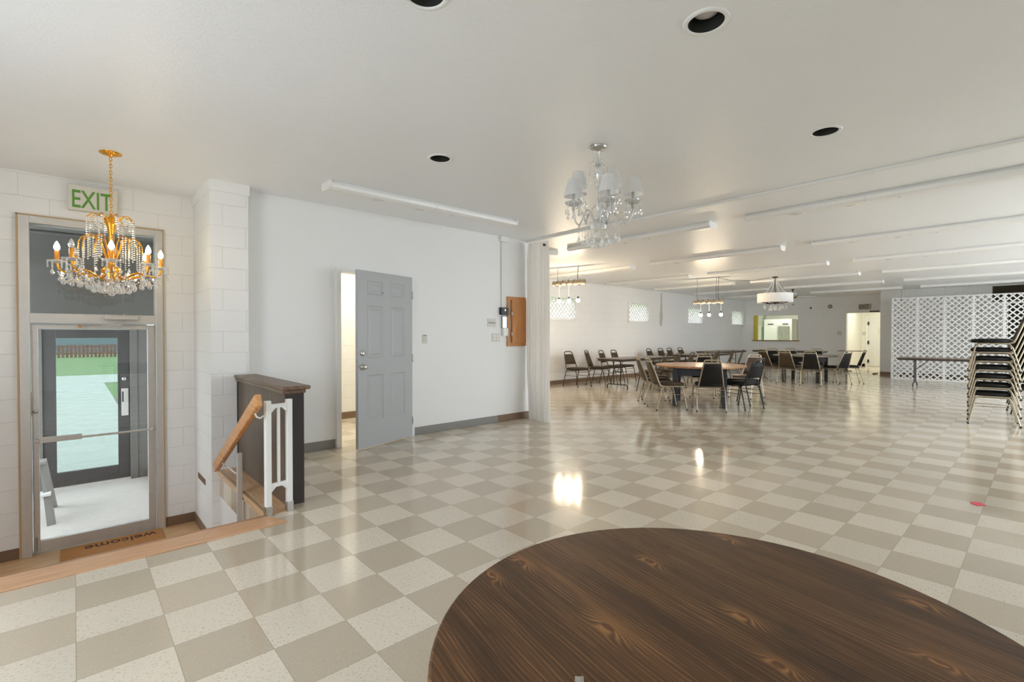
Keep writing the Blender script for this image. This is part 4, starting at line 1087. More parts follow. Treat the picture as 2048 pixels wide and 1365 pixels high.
sc_ = tag(MB().tube([(12.45 + 0.06, 3.47, H - 0.02), (12.7, 3.2, H - 0.10), (13.1, 2.85, H - 0.09), (13.40, 2.57, H - 0.03)], 0.006, 5).build('swag_cord', M_CHAIN), 'dark cord swagged along the ceiling to the drum light', 'cord')
# ceiling fan behind the drum light
fan = thing('ceiling_fan', 'white bladed ceiling fan with a brass hub partly behind the drum light', 'fan', (16.7, 3.1, H))
MB().lathe([(0.075, 0), (0.07, -0.03), (0.02, -0.10), (0.014, -0.12)], 20).build('canopy', M_BLACK, fan)
MB().tube([(0, 0, -0.10), (0, 0, -0.24)], 0.012, 8).build('downrod', M_BLACK, fan)
MB().lathe([(0.02, -0.22), (0.11, -0.25), (0.13, -0.29), (0.11, -0.33), (0.04, -0.35), (0.001, -0.36)], 24).build('motor', M_FANBR, fan)
for k in range(4):
    a = R(20 + 90 * k); Mx = Matrix.Rotation(a, 4, 'Z') @ Matrix.Translation((0.36, 0, -0.30)) @ Matrix.Rotation(R(10), 4, 'X')
    MB().prism([(-0.25, -0.05), (0.12, -0.07), (0.25, -0.05), (0.27, 0), (0.25, 0.05), (0.12, 0.07), (-0.25, 0.05)], -0.004, 0.004, Mx).build('blade', M_TRIMW, fan)
MB().tube([(0.05, 0, -0.34), (0.05, 0, -0.52)], 0.003, 4).ball((0.05, 0, -0.54), 0.02).build('pull_cord', M_CHAIN, fan)

# ------------------------------------------------------------------ latticed windows
def lattice(m, w, h, slat, pitch, th, P):
    """two layers of 45 degree slats clipped to a w x h rectangle; P maps (u, v, layer) to 3D"""
    for lay, sg in ((0, 1), (1, -1)):
        span = (w + h); n = int(span / pitch) + 2
        for i in range(-n, n):
            c = i * pitch + pitch / 2                        # u - sg*v = c
            ts = []
            for (u, v) in [(0, -c * sg), (w, (w - c) * sg)]:
                if -1e-6 <= v <= h + 1e-6: ts.append((u, v))
            for v in (0, h):
                u = c + sg * v
                if -1e-6 < u < w + 1e-6: ts.append((u, v))
            if len(ts) < 2: continue
            a = min(ts); b = max(ts)
            if math.hypot(a[0] - b[0], a[1] - b[1]) < slat: continue
            q = slat / 2 / math.sqrt(2)
            ds = (-q * sg, q)
            z0, z1 = lay * th, lay * th + th
            vs = []
            for z in (z0, z1):
                for (p, s) in ((a, 1), (b, 1), (b, -1), (a, -1)):
                    vs.append(P(min(w, max(0, p[0] + s * ds[0])), min(h, max(0, p[1] + s * ds[1])), z))
            m.add(vs, [(0, 1, 2, 3), (7, 6, 5, 4), (0, 4, 5, 1), (1, 5, 6, 2), (2, 6, 7, 3), (3, 7, 4, 0)])
WLAB = ['first latticed window on the long block wall, beside the curtain', 'second latticed window from the curtain on the long block wall', 'third latticed window from the curtain, behind the hanging bulbs', 'latticed window farthest from the curtain, next to the far corner']
for i, (a, b) in enumerate(WINS):
    w = struct(empty('window_%d' % (i + 1), (a, YW, WZ0)), WLAB[i], 'window')
    wd, hh = b - a, WZ1 - WZ0
    f = MB()
    f.bx(0, wd, -0.045, 0.0, 0, 0.055); f.bx(0, wd, -0.045, 0.0, hh - 0.055, hh); f.bx(0, 0.055, -0.045, 0, 0.055, hh - 0.055); f.bx(wd - 0.055, wd, -0.045, 0, 0.055, hh - 0.055)
    f.build('window_frame', M_TRIMW, w, 0.003)
    l = MB(); lattice(l, wd - 0.09, hh - 0.09, 0.034, 0.138, 0.006, lambda u, v, z: (0.045 + u, -0.030 + z, 0.045 + v))
    l.build('lattice', M_LATT, w)
    MB().add([(0.05, 0.02, 0.05), (wd - 0.05, 0.02, 0.05), (wd - 0.05, 0.02, hh - 0.05), (0.05, 0.02, hh - 0.05)], [(0, 1, 2, 3)]).build('pane', M_FROST, w)
    portal('daylight_portal', ((a + b) / 2, YW + 0.22, (WZ0 + WZ1) / 2), (R(-90), 0, 0), wd - 0.1, hh - 0.1)
ol = thing('outlet', 'small wall outlet on the long block wall behind the bronze chairs', 'outlet', (11.92, YW, 0.35))
MB().bx(-0.04, 0.04, -0.008, 0, -0.06, 0.06).build('cover_plate', M_BASE_G, ol, 0.002)
for q in (-0.025, 0.025): MB().bx(-0.016, 0.016, -0.012, -0.008, q - 0.014, q + 0.014).build('socket', M_PLATE, ol)
stn = thing('wall_stain', 'faint grey water stain on the block wall right of the second window', 'stain', (15.03, YW, 0))
MB().add([(-0.05, -0.002, 2.74), (0.03, -0.002, 2.74), (0.07, -0.002, 2.2), (0.10, -0.002, 1.9), (0.04, -0.002, 1.62), (-0.05, -0.002, 1.60), (-0.12, -0.002, 1.75), (-0.09, -0.002, 2.1), (-0.045, -0.002, 2.4)], [tuple(range(9))]).build('stain_patch', M_STAIN, stn)

# ------------------------------------------------------------------ lattice screen, far wall details
YL0, PWD, LH = 1.01, 0.60, 2.425
plab = ['leftmost tall white lattice panel of the screen, beside the exit opening', 'second white lattice panel from the left of the screen', 'third white lattice panel from the left, behind the long folding table', 'fourth white lattice panel from the left, behind the long folding table', 'fifth white lattice panel from the left, behind the chair stack', 'sixth white lattice panel at the right edge, behind the chair backs']
for i in range(6):
    y1 = YL0 - PWD * i
    g = thing('lattice_panel', plab[i], 'lattice panel', (18.72, y1, 0), 0, 'panels of the white lattice screen')
    m = MB(); lattice(m, PWD, LH, 0.042, 0.1524, 0.007, lambda u, v, z: (z - 0.007, -u, v))
    m.build('slats', M_LATT, g)
    f = MB()
    for (u0, u1, v0, v1) in ((0.001, 0.024, 0, LH), (PWD - 0.024, PWD - 0.001, 0, LH), (0.024, PWD - 0.024, 0, 0.024), (0.024, PWD - 0.024, LH - 0.024, LH)):
        f.bx(-0.010, 0.010, -u1, -u0, v0, v1)
    f.build('edge_frame', M_LATT, g)
g = thing('lattice_panel', 'short white lattice panel returning to the wall at the left end of the screen', 'lattice panel', (18.735, 1.02, 0), 0, 'panels of the white lattice screen')
m = MB(); lattice(m, 1.24, LH, 0.042, 0.1524, 0.007, lambda u, v, z: (u, z - 0.007, v)); m.build('slats', M_LATT, g)
f = MB()
for (u0, u1, v0, v1) in ((0.001, 0.024, 0, LH), (1.216, 1.239, 0, LH), (0.024, 1.216, 0, 0.024), (0.024, 1.216, LH - 0.024, LH)): f.bx(u0, u1, -0.010, 0.010, v0, v1)
f.build('edge_frame', M_LATT, g)
struct(MB().bx(18.70, 18.80, RIGHT_Y, -2.60, 0, H).build('wall_light_block', M_WALL), 'unseen white wall added to dim the space behind the lattice screen')  # added out of view to block light behind the lattice
tag(MB().bx(XN - 0.01, XN + 0.04, -2.5, -1.42, 0.0, 2.2).build('door_4', M_DARKHOLE), 'dark brown door behind the lattice screen at the right edge', 'door', None, 'structure')
vt = thing('wall_vent', 'dark brown vent high on the wall above the lattice screen', 'vent', (XN, -1.405, 2.495))
MB().bx(0.0, 0.10, -0.315, 0.315, -0.225, 0.225).build('vent_box', M_DARKHOLE, vt)
m = MB()
for i in range(7): m.bx(-0.008, 0.0, -0.31, 0.31, -0.21 + i * 0.064, -0.20 + i * 0.064)
m.build('vent_slats', M_DARKHOLE, vt)
cd = thing('conduit', 'thin white conduit running down from the ceiling above the lattice screen', 'conduit', (XN, 0.95, 0))
MB().tube([(-0.02, 0, H - 0.005), (-0.02, 0, 2.0)], 0.016, 8).tube([(-0.02, 0, H - 0.03), (-0.02, -4.0, H - 0.03)], 0.016, 8).build('pipe', M_TRIMW, cd)

sw_ = struct(empty('window_21', (XF, 0, 0)), 'serving window with a yellow left jamb looking into the kitchen', 'window')
MB().bx(-0.005, 0.21, PASS[1] - 0.002, PASS[1] + 0.012, PASS[2], PASS[3]).bx(-0.03, 0.21, PASS[1] - 0.10, PASS[1] - 0.002, PASS[2], PASS[3]).build('yellow_jamb', M_YELLOW, sw_, 0.004)
MB().bx(-0.06, 0.24, PASS[0] - 0.05, PASS[1] + 0.05, PASS[2] - 0.035, PASS[2] + 0.005).build('sill', wood('sill_wood', srgb(110, 84, 40), srgb(140, 110, 58), srgb(160, 130, 70), 'y', 0.4), sw_, 0.004)
m = MB().bx(-0.02, 0.0, PASS[0] - 0.11, PASS[1] + 0.05, PASS[3], PASS[3] + 0.10).bx(-0.02, 0.0, PASS[0] - 0.11, PASS[0], PASS[2], PASS[3])
m.build('casing', M_TRIMW, sw_, 0.003)
# kitchen
KX = XF + 3.6
struct(MB().bx(KX, KX + 0.1, 3.2, 9.0, 0, H).build('wall_kitchen_back', M_KITWALL), 'white kitchen back wall seen through the serving window')
struct(MB().bx(XF + 0.2, KX, 3.1, 3.2, 0, H).build('wall_kitchen_right', M_KITWALL), 'white kitchen side wall')
struct(MB().bx(XF + 0.2, KX, 9.0, 9.1, 0, H).build('wall_kitchen_left', M_KITWALL), 'far left kitchen wall')
struct(MB().bx(XF, XF + 0.2, YW + 0.2, 9.1, 0, H).build('wall_kitchen_front', M_KITWALL), 'front kitchen wall beyond the corner')
struct(MB().bx(XF, KX + 2.2, 0.9, 9.1, H, H + 0.05).build('ceiling_kitchen', M_KITWALL), 'white ceiling over kitchen and exit hall', 'ceiling')
lamp('kitchen_lamp', (XF + 1.8, 5.8, H - 0.05), 20, (1.0, 0.97, 0.86), 1.2, 0.6)
fg = thing('refrigerator', 'white and stainless refrigerator in the kitchen behind the serving window', 'refrigerator', (KX - 0.45, 6.20, 0), 0)
MB().bx(-0.35, 0.35, -0.60, 0.60, 0.1, 2.05).build('cabinet', M_TRIMW, fg, 0.01)
MB().bx(-0.39, -0.352, 0.02, 0.58, 0.25, 1.72).build('door', M_TRIMW, fg, 0.01)
MB().bx(-0.39, -0.352, -0.50, -0.02, 0.25, 1.72).build('steel_door', M_STEEL, fg, 0.006)['label'] = 'stainless steel door'
MB().bx(-0.36, -0.352, -0.55, 0.55, 1.76, 1.98).build('grille', M_TRIMW, fg)
for q in (-0.33, 0.30): MB().bx(-0.372, -0.36, q - 0.12, q + 0.12, 1.80, 1.84).build('badge_slot', M_BLACK, fg)
for (px, py) in ((-0.3, -0.5), (-0.3, 0.5), (0.3, -0.5), (0.3, 0.5)): MB().bx(px - 0.03, px + 0.03, py - 0.03, py + 0.03, 0, 0.1).build('foot', M_BLACK, fg)
hd_ = thing('duct_pipe', 'grey pipe bending over the refrigerator in the kitchen', 'pipe', (KX - 0.06, 6.2, 0))
MB().tube([(-0.0, 0.86, 1.70), (0.0, 0.86, 2.2), (0.0, 0.82, 2.28), (0, 0.74, 2.31), (0, -0.74, 2.31), (0, -0.80, 2.27), (0, -0.80, 1.75)], 0.04, 8).build('pipe', M_STEEL, hd_)
kc = thing('kitchen_partition', 'pale grey waist-high kitchen unit behind the left of the serving window', 'cabinet', (KX - 0.32, 7.60, 0))
MB().bx(-0.3, 0.3, -0.62, 0.9, 0, 1.68).build('cabinet', plain('pale_grey_unit', srgb(206, 206, 198), 0.4), kc, 0.006)
MB().bx(-0.32, 0.31, -0.63, 0.91, 1.68, 1.71).build('top', M_TRIMW, kc, 0.004)

# exit hall
HX = XF + 3.4
struct(MB().bx(HX, HX + 0.1, 0.9, 3.1, 0, H).build('wall_hall_back', M_KITWALL), 'white wall at the back of the exit hall')
struct(MB().bx(XF + 0.2, HX, 0.9, 1.0, 0, H).build('wall_hall_right', M_KITWALL), 'right wall of the exit hall')
lamp('exit_hall_lamp', (XF + 1.5, 2.0, H - 0.05), 26, (1.0, 0.975, 0.80), 0.9, 0.6)
struct(MB().bx(HX - 0.012, HX, 2.98, 3.1, 0, 0.10).bx(HX - 0.012, HX, 2.98, 3.1, 0, 0.1).build('baseboard_hall', M_DARKHOLE), None, 'baseboard')
hdr = struct(empty('door_5', (HX, 2.44, 0)), 'white door with dark hinges at the back of the exit hall', 'door')
m = MB().bx(-0.03, 0.0, 0.44, 0.51, 0, 2.08).bx(-0.03, 0, -0.51, -0.44, 0, 2.08).bx(-0.03, 0, -0.44, 0.44, 2.02, 2.08); m.build('casing', M_TRIMW, hdr, 0.003)
MB().bx(-0.02, 0.0, -0.44, 0.435, 0.01, 2.015).build('door_leaf', plain('white_hall_door', (0.72, 0.72, 0.71), 0.4), hdr)
for z in (0.22, 1.0, 1.80): MB().bx(-0.045, -0.018, 0.395, 0.455, z - 0.07, z + 0.07).build('hinge', M_BLACK, hdr)
MB().tube([(-0.02, -0.13, 0.93), (-0.07, -0.13, 0.93), (-0.07, -0.03, 0.93)], 0.012, 6).build('lever_handle', M_STEEL, hdr)
MB().bx(-0.024, -0.02, -0.06, 0.10, 1.35, 1.62).build('notice', M_SIGN, hdr)
sg = thing('notice_sign', 'small printed notice on the white wall inside the exit hall', 'notice', (HX, 3.02, 1.38))
MB().bx(-0.006, 0, -0.06, 0.06, -0.07, 0.07).build('plate', plain('grey_notice', srgb(196, 194, 188), 0.5), sg)

ex2 = thing('exit_sign', 'small EXIT sign on the far wall above the hall opening', 'sign', (XF, 2.285, 2.345))
MB().bx(-0.06, 0, -0.185, 0.185, -0.10, 0.10).build('housing', plain('aged_sign_face', srgb(176, 170, 156), 0.5), ex2, 0.004)
text('lettering', 'EXIT', 0.21, M_OLIVE, (-0.0605, 0.015, 0.0), (R(90), 0, R(-90)), ex2, 0.002, 0.02, 0.29)
dc2 = thing('door_closer', 'dark door closer on the far wall over the hall opening', 'door closer', (XF - 0.03, 2.0, 2.165))
MB().bx(-0.03, 0.03, -0.14, 0.14, -0.025, 0.02).build('closer_body', M_CHAIN, dc2, 0.004)
bl = thing('alarm_bell', 'round dark alarm bell on the far wall left of the EXIT sign', 'bell', (XF, 3.385, 2.40))
MYR = Matrix.Rotation(R(-90), 4, 'Y')
MB().lathe([(0.075, 0), (0.075, 0.02), (0.06, 0.045), (0.03, 0.055)], 20, (0, 0, 0), True, MYR).build('gong', M_BASE_G, bl)
MB().lathe([(0.03, 0.05), (0.02, 0.065), (0.001, 0.067)], 12, (0, 0, 0), True, MYR).build('hub', M_SIGN, bl)
bt = thing('wall_hook', 'small dark fitting on the far wall right of the drum light', 'hook', (XF, 4.03, 2.37))
MB().lathe([(0.03, 0), (0.03, 0.03), (0.001, 0.04)], 12, (0, 0, 0), True, MYR).build('fitting', M_CHAIN, bt)
pl = thing('light_switch', 'beige switch plate on the far wall left of the exit opening', 'switch', (XF, 3.08, 1.385))
MB().bx(-0.01, 0, -0.075, 0.075, -0.075, 0.075).build('cover_plate', M_PLATE, pl, 0.002)
for q in (-0.03, 0.03): MB().bx(-0.018, -0.01, q - 0.012, q + 0.012, -0.02, 0.02).build('toggle', M_PLATE, pl)
st_ = thing('door_stop', 'small wooden wedge on the floor at the exit opening', 'door stop', (20.35, 1.72, 0))
MB().prism([(-0.2, -0.04), (0.2, -0.04), (0.2, 0.04), (-0.2, 0.04)], 0.0, 0.035).build('wedge', M_BASE_B, st_, 0.004)

# ------------------------------------------------------------------ chairs
def chair_proto(style, frame, vinyl, back_vinyl=None):
    """stacking banquet chair, faces +Y; 'square' = tapered back with a squared handle, 'arch' = rounded bronze back"""
    g = empty('banquet_chair'); r = 0.0115
    # seat cushion
    n = 9; rows = []
    m = MB()
    out = [(-0.195, -0.19), (0.195, -0.19), (0.215, -0.02), (0.21, 0.16), (0.17, 0.225), (0, 0.235), (-0.17, 0.225), (-0.21, 0.16), (-0.215, -0.02)]
    lv = [(0.94, 0.425), (1.0, 0.435), (1.0, 0.462), (0.93, 0.478), (0.6, 0.486), (0.02, 0.488)]
    vs = []
    for (s, z) in lv: vs += [(x * s, y * s, z) for x, y in out]
    k = len(out)
    m.add(vs, [(i * k + j, i * k + (j + 1) % k, (i + 1) * k + (j + 1) % k, (i + 1) * k + j) for i in range(len(lv) - 1) for j in range(k)], True)
    m.add(vs[:k], [tuple(range(k - 1, -1, -1))])
    m.build('seat', vinyl, g)
    # legs: each one tube that turns in under the seat
    r = 0.0105; X = 0.226
    for s in (-1, 1):
        fr_ = MB().tube([(s * 0.232, 0.255, 0.0), (s * X, 0.185, 0.36), (s * X, 0.165, 0.40), (s * X, 0.13, 0.415), (s * X, -0.01, 0.415)], r, 8).build('leg', frame, g)
        rr_ = MB().tube([(s * 0.232, -0.285, 0.0), (s * X, -0.195, 0.36), (s * X, -0.17, 0.40), (s * X, -0.13, 0.415), (s * X, -0.01, 0.415)], r, 8).build('leg', frame, g)
        MB().lathe([(0.001, 0.0), (0.012, 0.0), (0.012, 0.03)], 8, (s * 0.232, 0.253, 0.0)).build('foot_cap', M_RUBBER, fr_)
        MB().lathe([(0.001, 0.0), (0.012, 0.0), (0.012, 0.03)], 8, (s * 0.232, -0.283, 0.0)).build('foot_cap', M_RUBBER, rr_)
        MB().tube([(s * 0.227, 0.202, 0.268), (s * 0.19, 0.185, 0.268), (s * 0.168, 0.15, 0.268), (s * 0.168, -0.15, 0.268), (s * 0.19, -0.195, 0.268), (s * 0.227, -0.217, 0.268)], 0.006, 6).build('stretcher', frame, g)
    MB().tube([(-X, 0.182, 0.37), (X, 0.182, 0.37)], 0.006, 6).build('stretcher', frame, g)
    MB().tube([(-X, -0.19, 0.37), (X, -0.19, 0.37)], 0.006, 6).build('stretcher', frame, g)
    XI = X
    m = MB().tube([(-X, 0.10, 0.415), (X, 0.10, 0.415)], 0.009, 6); m.tube([(-X, -0.12, 0.415), (X, -0.12, 0.415)], 0.009, 6)
    m.build('seat_frame', frame, g)
    by = lambda z: -0.215 - (z - 0.44) * 0.34             # backward lean
    if style == 'square':
        hw_ = lambda z: 0.199 - (z - 0.44) * 0.155
        zt = 0.885; w = hw_(zt)
        half = [(-0.19, -0.12, 0.415), (-0.196, -0.17, 0.418), (-0.199, by(0.44), 0.44), (-hw_(0.5), by(0.5), 0.5), (-hw_(0.7), by(0.7), 0.7), (-w, by(zt - 0.02), zt - 0.025), (-w + 0.012, by(zt - 0.005), zt - 0.006), (-w + 0.03, by(zt), zt)]
        pts = half + [(-x, y, z) for x, y, z in reversed(half)]
        MB().tube(pts, 0.0125, 8).build('back_frame', frame, g)
        z0, z1 = 0.47, 0.825
        prof = []
        m = MB()
        zs = [z0, z0 + 0.01, 0.6, 0.72, z1 - 0.01, z1]
        for side, dy in ((1, 0.020), (-1, -0.012)):
            vs = []
            for i, z in enumerate(zs):
                e = 0.25 if i in (0, len(zs) - 1) else 1.0
                q = hw_(z) - 0.010
                for fx_ in (-1, -0.93, 0, 0.93, 1): vs.append((q * fx_, by(z) + dy * e * (0.3 if abs(fx_) == 1 else 1), z))
            fs = [(i * 5 + j, i * 5 + j + 1, (i + 1) * 5 + j + 1, (i + 1) * 5 + j) for i in range(len(zs) - 1) for j in range(4)]
            if side < 0: fs = [tuple(reversed(f)) for f in fs]
            m.add(vs, fs, True)
        m.build('backrest', back_vinyl or vinyl, g)
        MB().box((0, by(0.835), 0.838), (2 * hw_(0.838) - 0.01, 0.012, 0.022)).build('handle_plate', frame, g, 0.003)
    else:
        hw_ = lambda z: 0.195 - (z - 0.44) * 0.14
        zc = 0.80; w = hw_(zc)
        half = [(-0.186, -0.12, 0.415), (-0.191, -0.17, 0.418), (-0.194, by(0.44), 0.44), (-hw_(0.6), by(0.6), 0.6), (-w, by(zc), zc), (-w + 0.008, by(0.835), 0.835), (-w + 0.03, by(0.862), 0.862), (-w + 0.065, by(0.876), 0.876), (0, by(0.88), 0.88)]
        pts = half + [(-x, y, z) for x, y, z in reversed(half[:-1])]
        MB().tube(pts, 0.0125, 8).build('back_frame', frame, g)
        m = MB(); zs = [0.555, 0.565, 0.65, 0.75, 0.80, 0.808]
        for side, dy in ((1, 0.020), (-1, -0.014)):
            vs = []
            for i, z in enumerate(zs):
                e = 0.25 if i in (0, len(zs) - 1) else 1.0
                q = hw_(z) - 0.008
                for fx_ in (-1, -0.93, 0, 0.93, 1): vs.append((q * fx_, by(z) + dy * e * (0.3 if abs(fx_) == 1 else 1), z))
            fs = [(i * 5 + j, i * 5 + j + 1, (i + 1) * 5 + j + 1, (i + 1) * 5 + j) for i in range(len(zs) - 1) for j in range(4)]
            if side < 0: fs = [tuple(reversed(f)) for f in fs]
            m.add(vs, fs, True)
        m.build('backrest', back_vinyl or vinyl, g)
    return g
PROTO = {}
KINDS = {'sq_silver': ('square', M_SILVER, M_VINYL, None), 'sq_brown': ('square', M_SILVER, M_VINYLB, M_VINYLB), 'sq_white': ('square', M_WHITEFR, M_VINYLR, M_VINYLR),
         'sq_bronze': ('square', M_BRONZE, M_VINYLB, M_VINYLB), 'ar_bronze': ('arch', M_BRONZE, M_VINYLB, M_VINYLB), 'ar_black': ('arch', M_BLACKFR, M_VINYL, M_VINYL)}
def chair(kind, x, y, rot, label, group, z=0.0):
    if kind not in PROTO:
        o = PROTO[kind] = chair_proto(*KINDS[kind])
    else: o = copy_tree(PROTO[kind])
    o.location = (x, y, z); o.rotation_euler = (0, 0, R(rot))
    tag(o, label, 'chair', group)
    return o
G1 = 'chairs around the honey-topped round table'
chair('sq_brown', 8.13, 2.37, -128.9, 'brown-backed chair with cream frame, nearest of the three left of the honey table', G1)
chair('sq_brown', 8.62, 2.90, -132, 'brown-backed chair with cream frame, leftmost at the honey table', G1)
chair('sq_silver', 9.12, 3.20, -146, 'cream-framed chair half hidden by the others left of the honey table', G1)
chair('sq_silver', 8.50, 1.80, -54.9, 'black chair with cream frame seen squarely from behind at the honey table', G1)
chair('ar_black', 9.18, 1.53, -17.6, 'black round-topped chair tucked in right of the honey table', G1)
chair('ar_black', 9.74, 1.73, -8, 'black round-topped chair just behind the front one right of the honey table', G1)
chair('sq_white', 10.70, 2.06, 84, 'pale-framed chair with plum back facing us right of the honey table', G1)
chair('sq_silver', 10.15, 2.72, 112, 'cream-framed chair on the far side of the honey table, behind the black chair', G1)
G2 = 'chairs around the grey-topped round table'
chair('sq_brown', 15.31, 3.20, -112, 'brown-backed chair at the left end of the grey round table', G2)
chair('sq_silver', 16.04, 3.38, 118, 'black chair facing us on the far left side of the grey round table', G2)
chair('sq_silver', 16.42, 3.00, 116, 'black chair facing us on the far side of the grey table, only its top showing', G2)
chair('sq_silver', 16.58, 2.44, 100, 'black chair on the far side of the grey table, behind the near black chair', G2)
chair('sq_brown', 14.82, 2.56, -92, 'brown-backed chair turned away on the near left of the grey round table', G2)
chair('sq_silver', 14.62, 1.96, -82, 'black chair turned away in the near middle of the grey round table', G2)
chair('sq_silver', 15.48, 1.66, -24.8, 'black chair seen from behind on the right of the grey round table', G2)
chair('sq_silver', 16.08, 1.48, 23.5, 'chair in side view farthest right of the grey round table', G2)
G3 = 'chairs along the folding tables'
chair('ar_bronze', 9.85, 5.90, 174, 'bronze round-topped chair nearest the curtain by the block wall', G3)
chair('sq_bronze', 10.61, 5.80, -160, 'bronze square-topped chair, second from the curtain by the block wall', G3)
chair('ar_bronze', 11.26, 5.84, -169, 'bronze chair third from the curtain, behind the near folding table', G3)
chair('ar_bronze', 11.83, 5.86, -176, 'bronze chair fourth from the curtain, behind the near folding table', G3)
chair('ar_bronze', 10.29, 4.06, 15, 'bronze chair on the near side of the near folding table, mostly behind cream chairs', G3)
chair('ar_bronze', 10.98, 4.10, 6, 'bronze chair on the near side of the near folding table, second from its front end', G3)
chair('ar_bronze', 11.68, 4.12, 8, 'bronze chair on the near side of the near folding table, third from its front end', G3)
chair('ar_bronze', 12.38, 4.10, 4, 'bronze chair at the far end of the near folding table', G3)
chair('ar_bronze', 13.72, 5.90, 182, 'bronze chair behind the middle folding table, nearest the curtain', G3)
chair('ar_bronze', 14.38, 5.90, 178, 'bronze chair behind the middle folding table, second from the curtain', G3)
chair('ar_bronze', 14.94, 5.90, 181, 'bronze chair behind the middle folding table, third from the curtain', G3)
chair('ar_bronze', 15.60, 5.88, 178, 'bronze chair behind the middle folding table, farthest from the curtain', G3)
chair('sq_bronze', 13.05, 4.12, 3, 'bronze square-topped chair at the near corner of the middle folding table', G3)
chair('ar_bronze', 13.98, 4.12, 14, 'tilted bronze chair on the near side of the middle folding table, left one', G3)
chair('ar_bronze', 14.60, 4.10, 18, 'tilted bronze chair on the near side of the middle folding table, right one', G3)
G4 = 'chairs in the stack at the right edge'
PL = ['topmost', 'second from the top', 'third from the top', 'fourth from the top', 'third from the bottom', 'second from the bottom', 'bottom']
for i in range(7):
    k_ = 6 - i
    chair('sq_silver', 10.30, -1.61, 5.1, '%s silver-framed chair of the stack at the right edge' % PL[k_], G4, 0.128 * i)
for i in range(3):
    chair('ar_black', 12.05, -1.98, 8, '%s black chair of the low stack behind the silver stack' % ['bottom', 'middle', 'top'][i], 'chairs in the low stack behind', 0.128 * i)

# ------------------------------------------------------------------ tables
def folding_table(x0, x1, y0, y1, label, along='x', top=M_LAMTOP):
    cx, cy = (x0 + x1) / 2, (y0 + y1) / 2
    L, Wd = (x1 - x0, y1 - y0) if along == 'x' else (y1 - y0, x1 - x0)
    g = thing('folding_table', label, 'table', (cx, cy, 0), 0 if along == 'x' else R(90), 'long folding tables')
    MB().box((0, 0, 0.731), (L, Wd, 0.018)).build('tabletop', top, g, 0.004)
    m = MB()
    for s in (-1, 1): m.box((0, s * (Wd / 2 - 0.03), 0.70), (L - 0.06, 0.02, 0.045)); m.box((s * (L / 2 - 0.04), 0, 0.70), (0.02, Wd - 0.08, 0.045))
    m.build('apron', M_EDGE, g)
    for s in (-1, 1):
        x = s * (L / 2 - 0.33)
        lm = MB()
        for q in (-0.10, 0.10): lm.tube([(x, q, 0.72), (x, q, 0.10)], 0.012, 8)
        hw2 = Wd / 2 - 0.08
        lm.tube([(x, -hw2, 0.0), (x, -hw2 + 0.005, 0.07), (x, -hw2 + 0.05, 0.105), (x, hw2 - 0.05, 0.105), (x, hw2 - 0.005, 0.07), (x, hw2, 0.0)], 0.012, 8)
        lm.build('leg', M_BLACKFR, g)
        MB().tube([(x, 0.0, 0.42), (x - s * 0.30, 0.0, 0.715)], 0.008, 6).tube([(x, -0.1, 0.42), (x, 0.1, 0.42)], 0.008, 6).build('brace', M_BLACKFR, g)
    return g
folding_table(9.80, 12.24, 4.50, 5.26, 'dark folding table nearest the curtain along the block wall')
folding_table(13.40, 15.84, 4.55, 5.31, 'middle dark folding table, beyond the table nearest the curtain')
folding_table(16.50, 18.94, 5.35, 6.11, 'dark folding table in the far corner along the window wall')
folding_table(19.60, 20.36, 3.10, 5.45, 'dark folding table in front of the far wall under the serving window', 'y')
folding_table(15.78, 16.54, -2.02, 0.42, 'dark folding table in front of the white lattice screen', 'y')
nt = thing('narrow_table', 'narrow dark table standing by the exit opening behind the last chair', 'table', (21.2, 2.62, 0))
MB().box((0, 0, 0.735), (0.40, 0.72, 0.022)).build('tabletop', M_LAMTOP, nt, 0.003)
MB().tube([(0, 0.12, 0.03), (0, 0.12, 0.725)], 0.035, 10).build('leg', M_BLACKFR, nt)
MB().lathe([(0.001, 0.03), (0.16, 0.025), (0.17, 0.0)], 20, (0, 0.12, 0)).build('base', M_BLACKFR, nt)

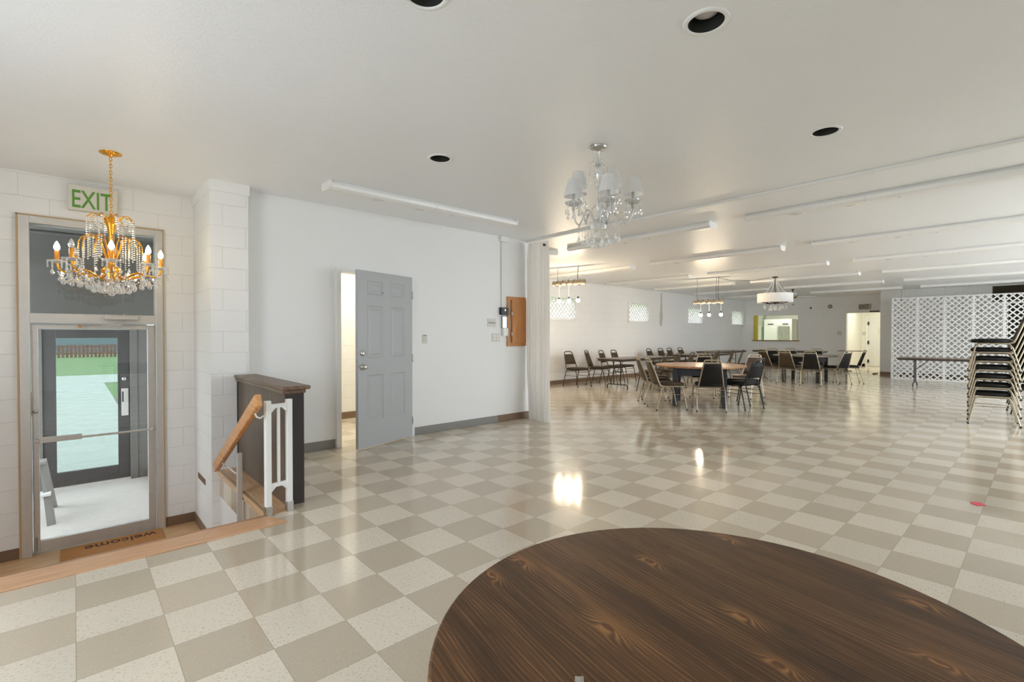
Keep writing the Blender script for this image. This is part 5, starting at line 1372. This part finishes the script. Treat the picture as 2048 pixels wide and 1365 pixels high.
def round_table(x, y, r, zt, rot, top, legm, leg, off, label):
    g = thing('round_table', label, 'table', (x, y, 0), R(rot))
    MB().lathe([(0.001, zt - 0.036), (r - 0.012, zt - 0.036), (r - 0.002, zt - 0.030), (r, zt - 0.020), (r, zt - 0.008), (r - 0.002, zt - 0.003), (r - 0.006, zt), (r - 0.05, zt), (0.001, zt)], 96, (0, 0, 0), False).build('tabletop', top, g)
    m = MB(); q = off - 0.004
    for s in (-1, 1): m.box((0, s * q, zt - 0.036 - 0.075), (2 * q, 0.028, 0.15)); m.box((s * q, 0, zt - 0.036 - 0.075), (0.028, 2 * q, 0.15))
    m.build('apron', legm, g, 0.002)
    for sx in (-1, 1):
        for sy in (-1, 1): MB().box((sx * off, sy * off, (zt - 0.037) / 2), (leg, leg, zt - 0.037)).build('leg', legm, g, 0.003)
    return g
KN = [(1.63, -1.556, 1.0), (1.359, -1.485, 0.9), (1.12, -1.279, 1.0), (1.026, -1.277, 0.9), (1.059, -1.58, 1.25), (1.288, -1.737, 1.0), (1.612, -1.965, 1.1), (1.398, -2.02, 0.9), (1.189, -1.839, 0.8)]
GA = R(79.4); CA, SA = math.cos(GA), math.sin(GA)
TCX, TCY = 1.178, -1.755
kl = [((x - TCX) * CA + (y - TCY) * SA, -(x - TCX) * SA + (y - TCY) * CA, s) for x, y, s in KN]
M_WALNUT = walnut_top('dark_stained_pine_top', GA, kl)
round_table(TCX, TCY, 0.533, 0.745, 0, M_WALNUT, M_TLEG2, 0.07, 0.26, 'dark stained round table with knotty grain in the foreground')
round_table(9.08, 2.25, 0.80, 0.75, 25, M_RTOP, M_TLEG, 0.085, 0.415, 'honey-coloured round table ringed by chairs in the middle of the hall')
round_table(15.60, 2.42, 0.80, 0.75, 2, M_RTOP2, M_TLEG2, 0.08, 0.415, 'grey-topped round table with dark legs in the far part of the hall')
cp = thing('metal_clip', 'small silvery metal clip on the dark round table at the bottom edge', 'clip', (0.903, -1.640, 0.745), R(-50))
MB().bx(-0.007, 0.007, -0.045, 0.0, 0.0, 0.012).build('clip_body', M_CHROME, cp, 0.001)
MB().bx(0.002, 0.0072, -0.045, 0.0, 0.0, 0.0125).build('clip_side', M_STEEL, cp)
tag(MB().prism([(5.40, -1.80), (5.46, -1.84), (5.52, -1.80), (5.48, -1.75), (5.43, -1.76)], 0.001, 0.004).build('paper_scrap', M_RED), 'tiny pink red scrap on the tile floor at the right', 'scrap')
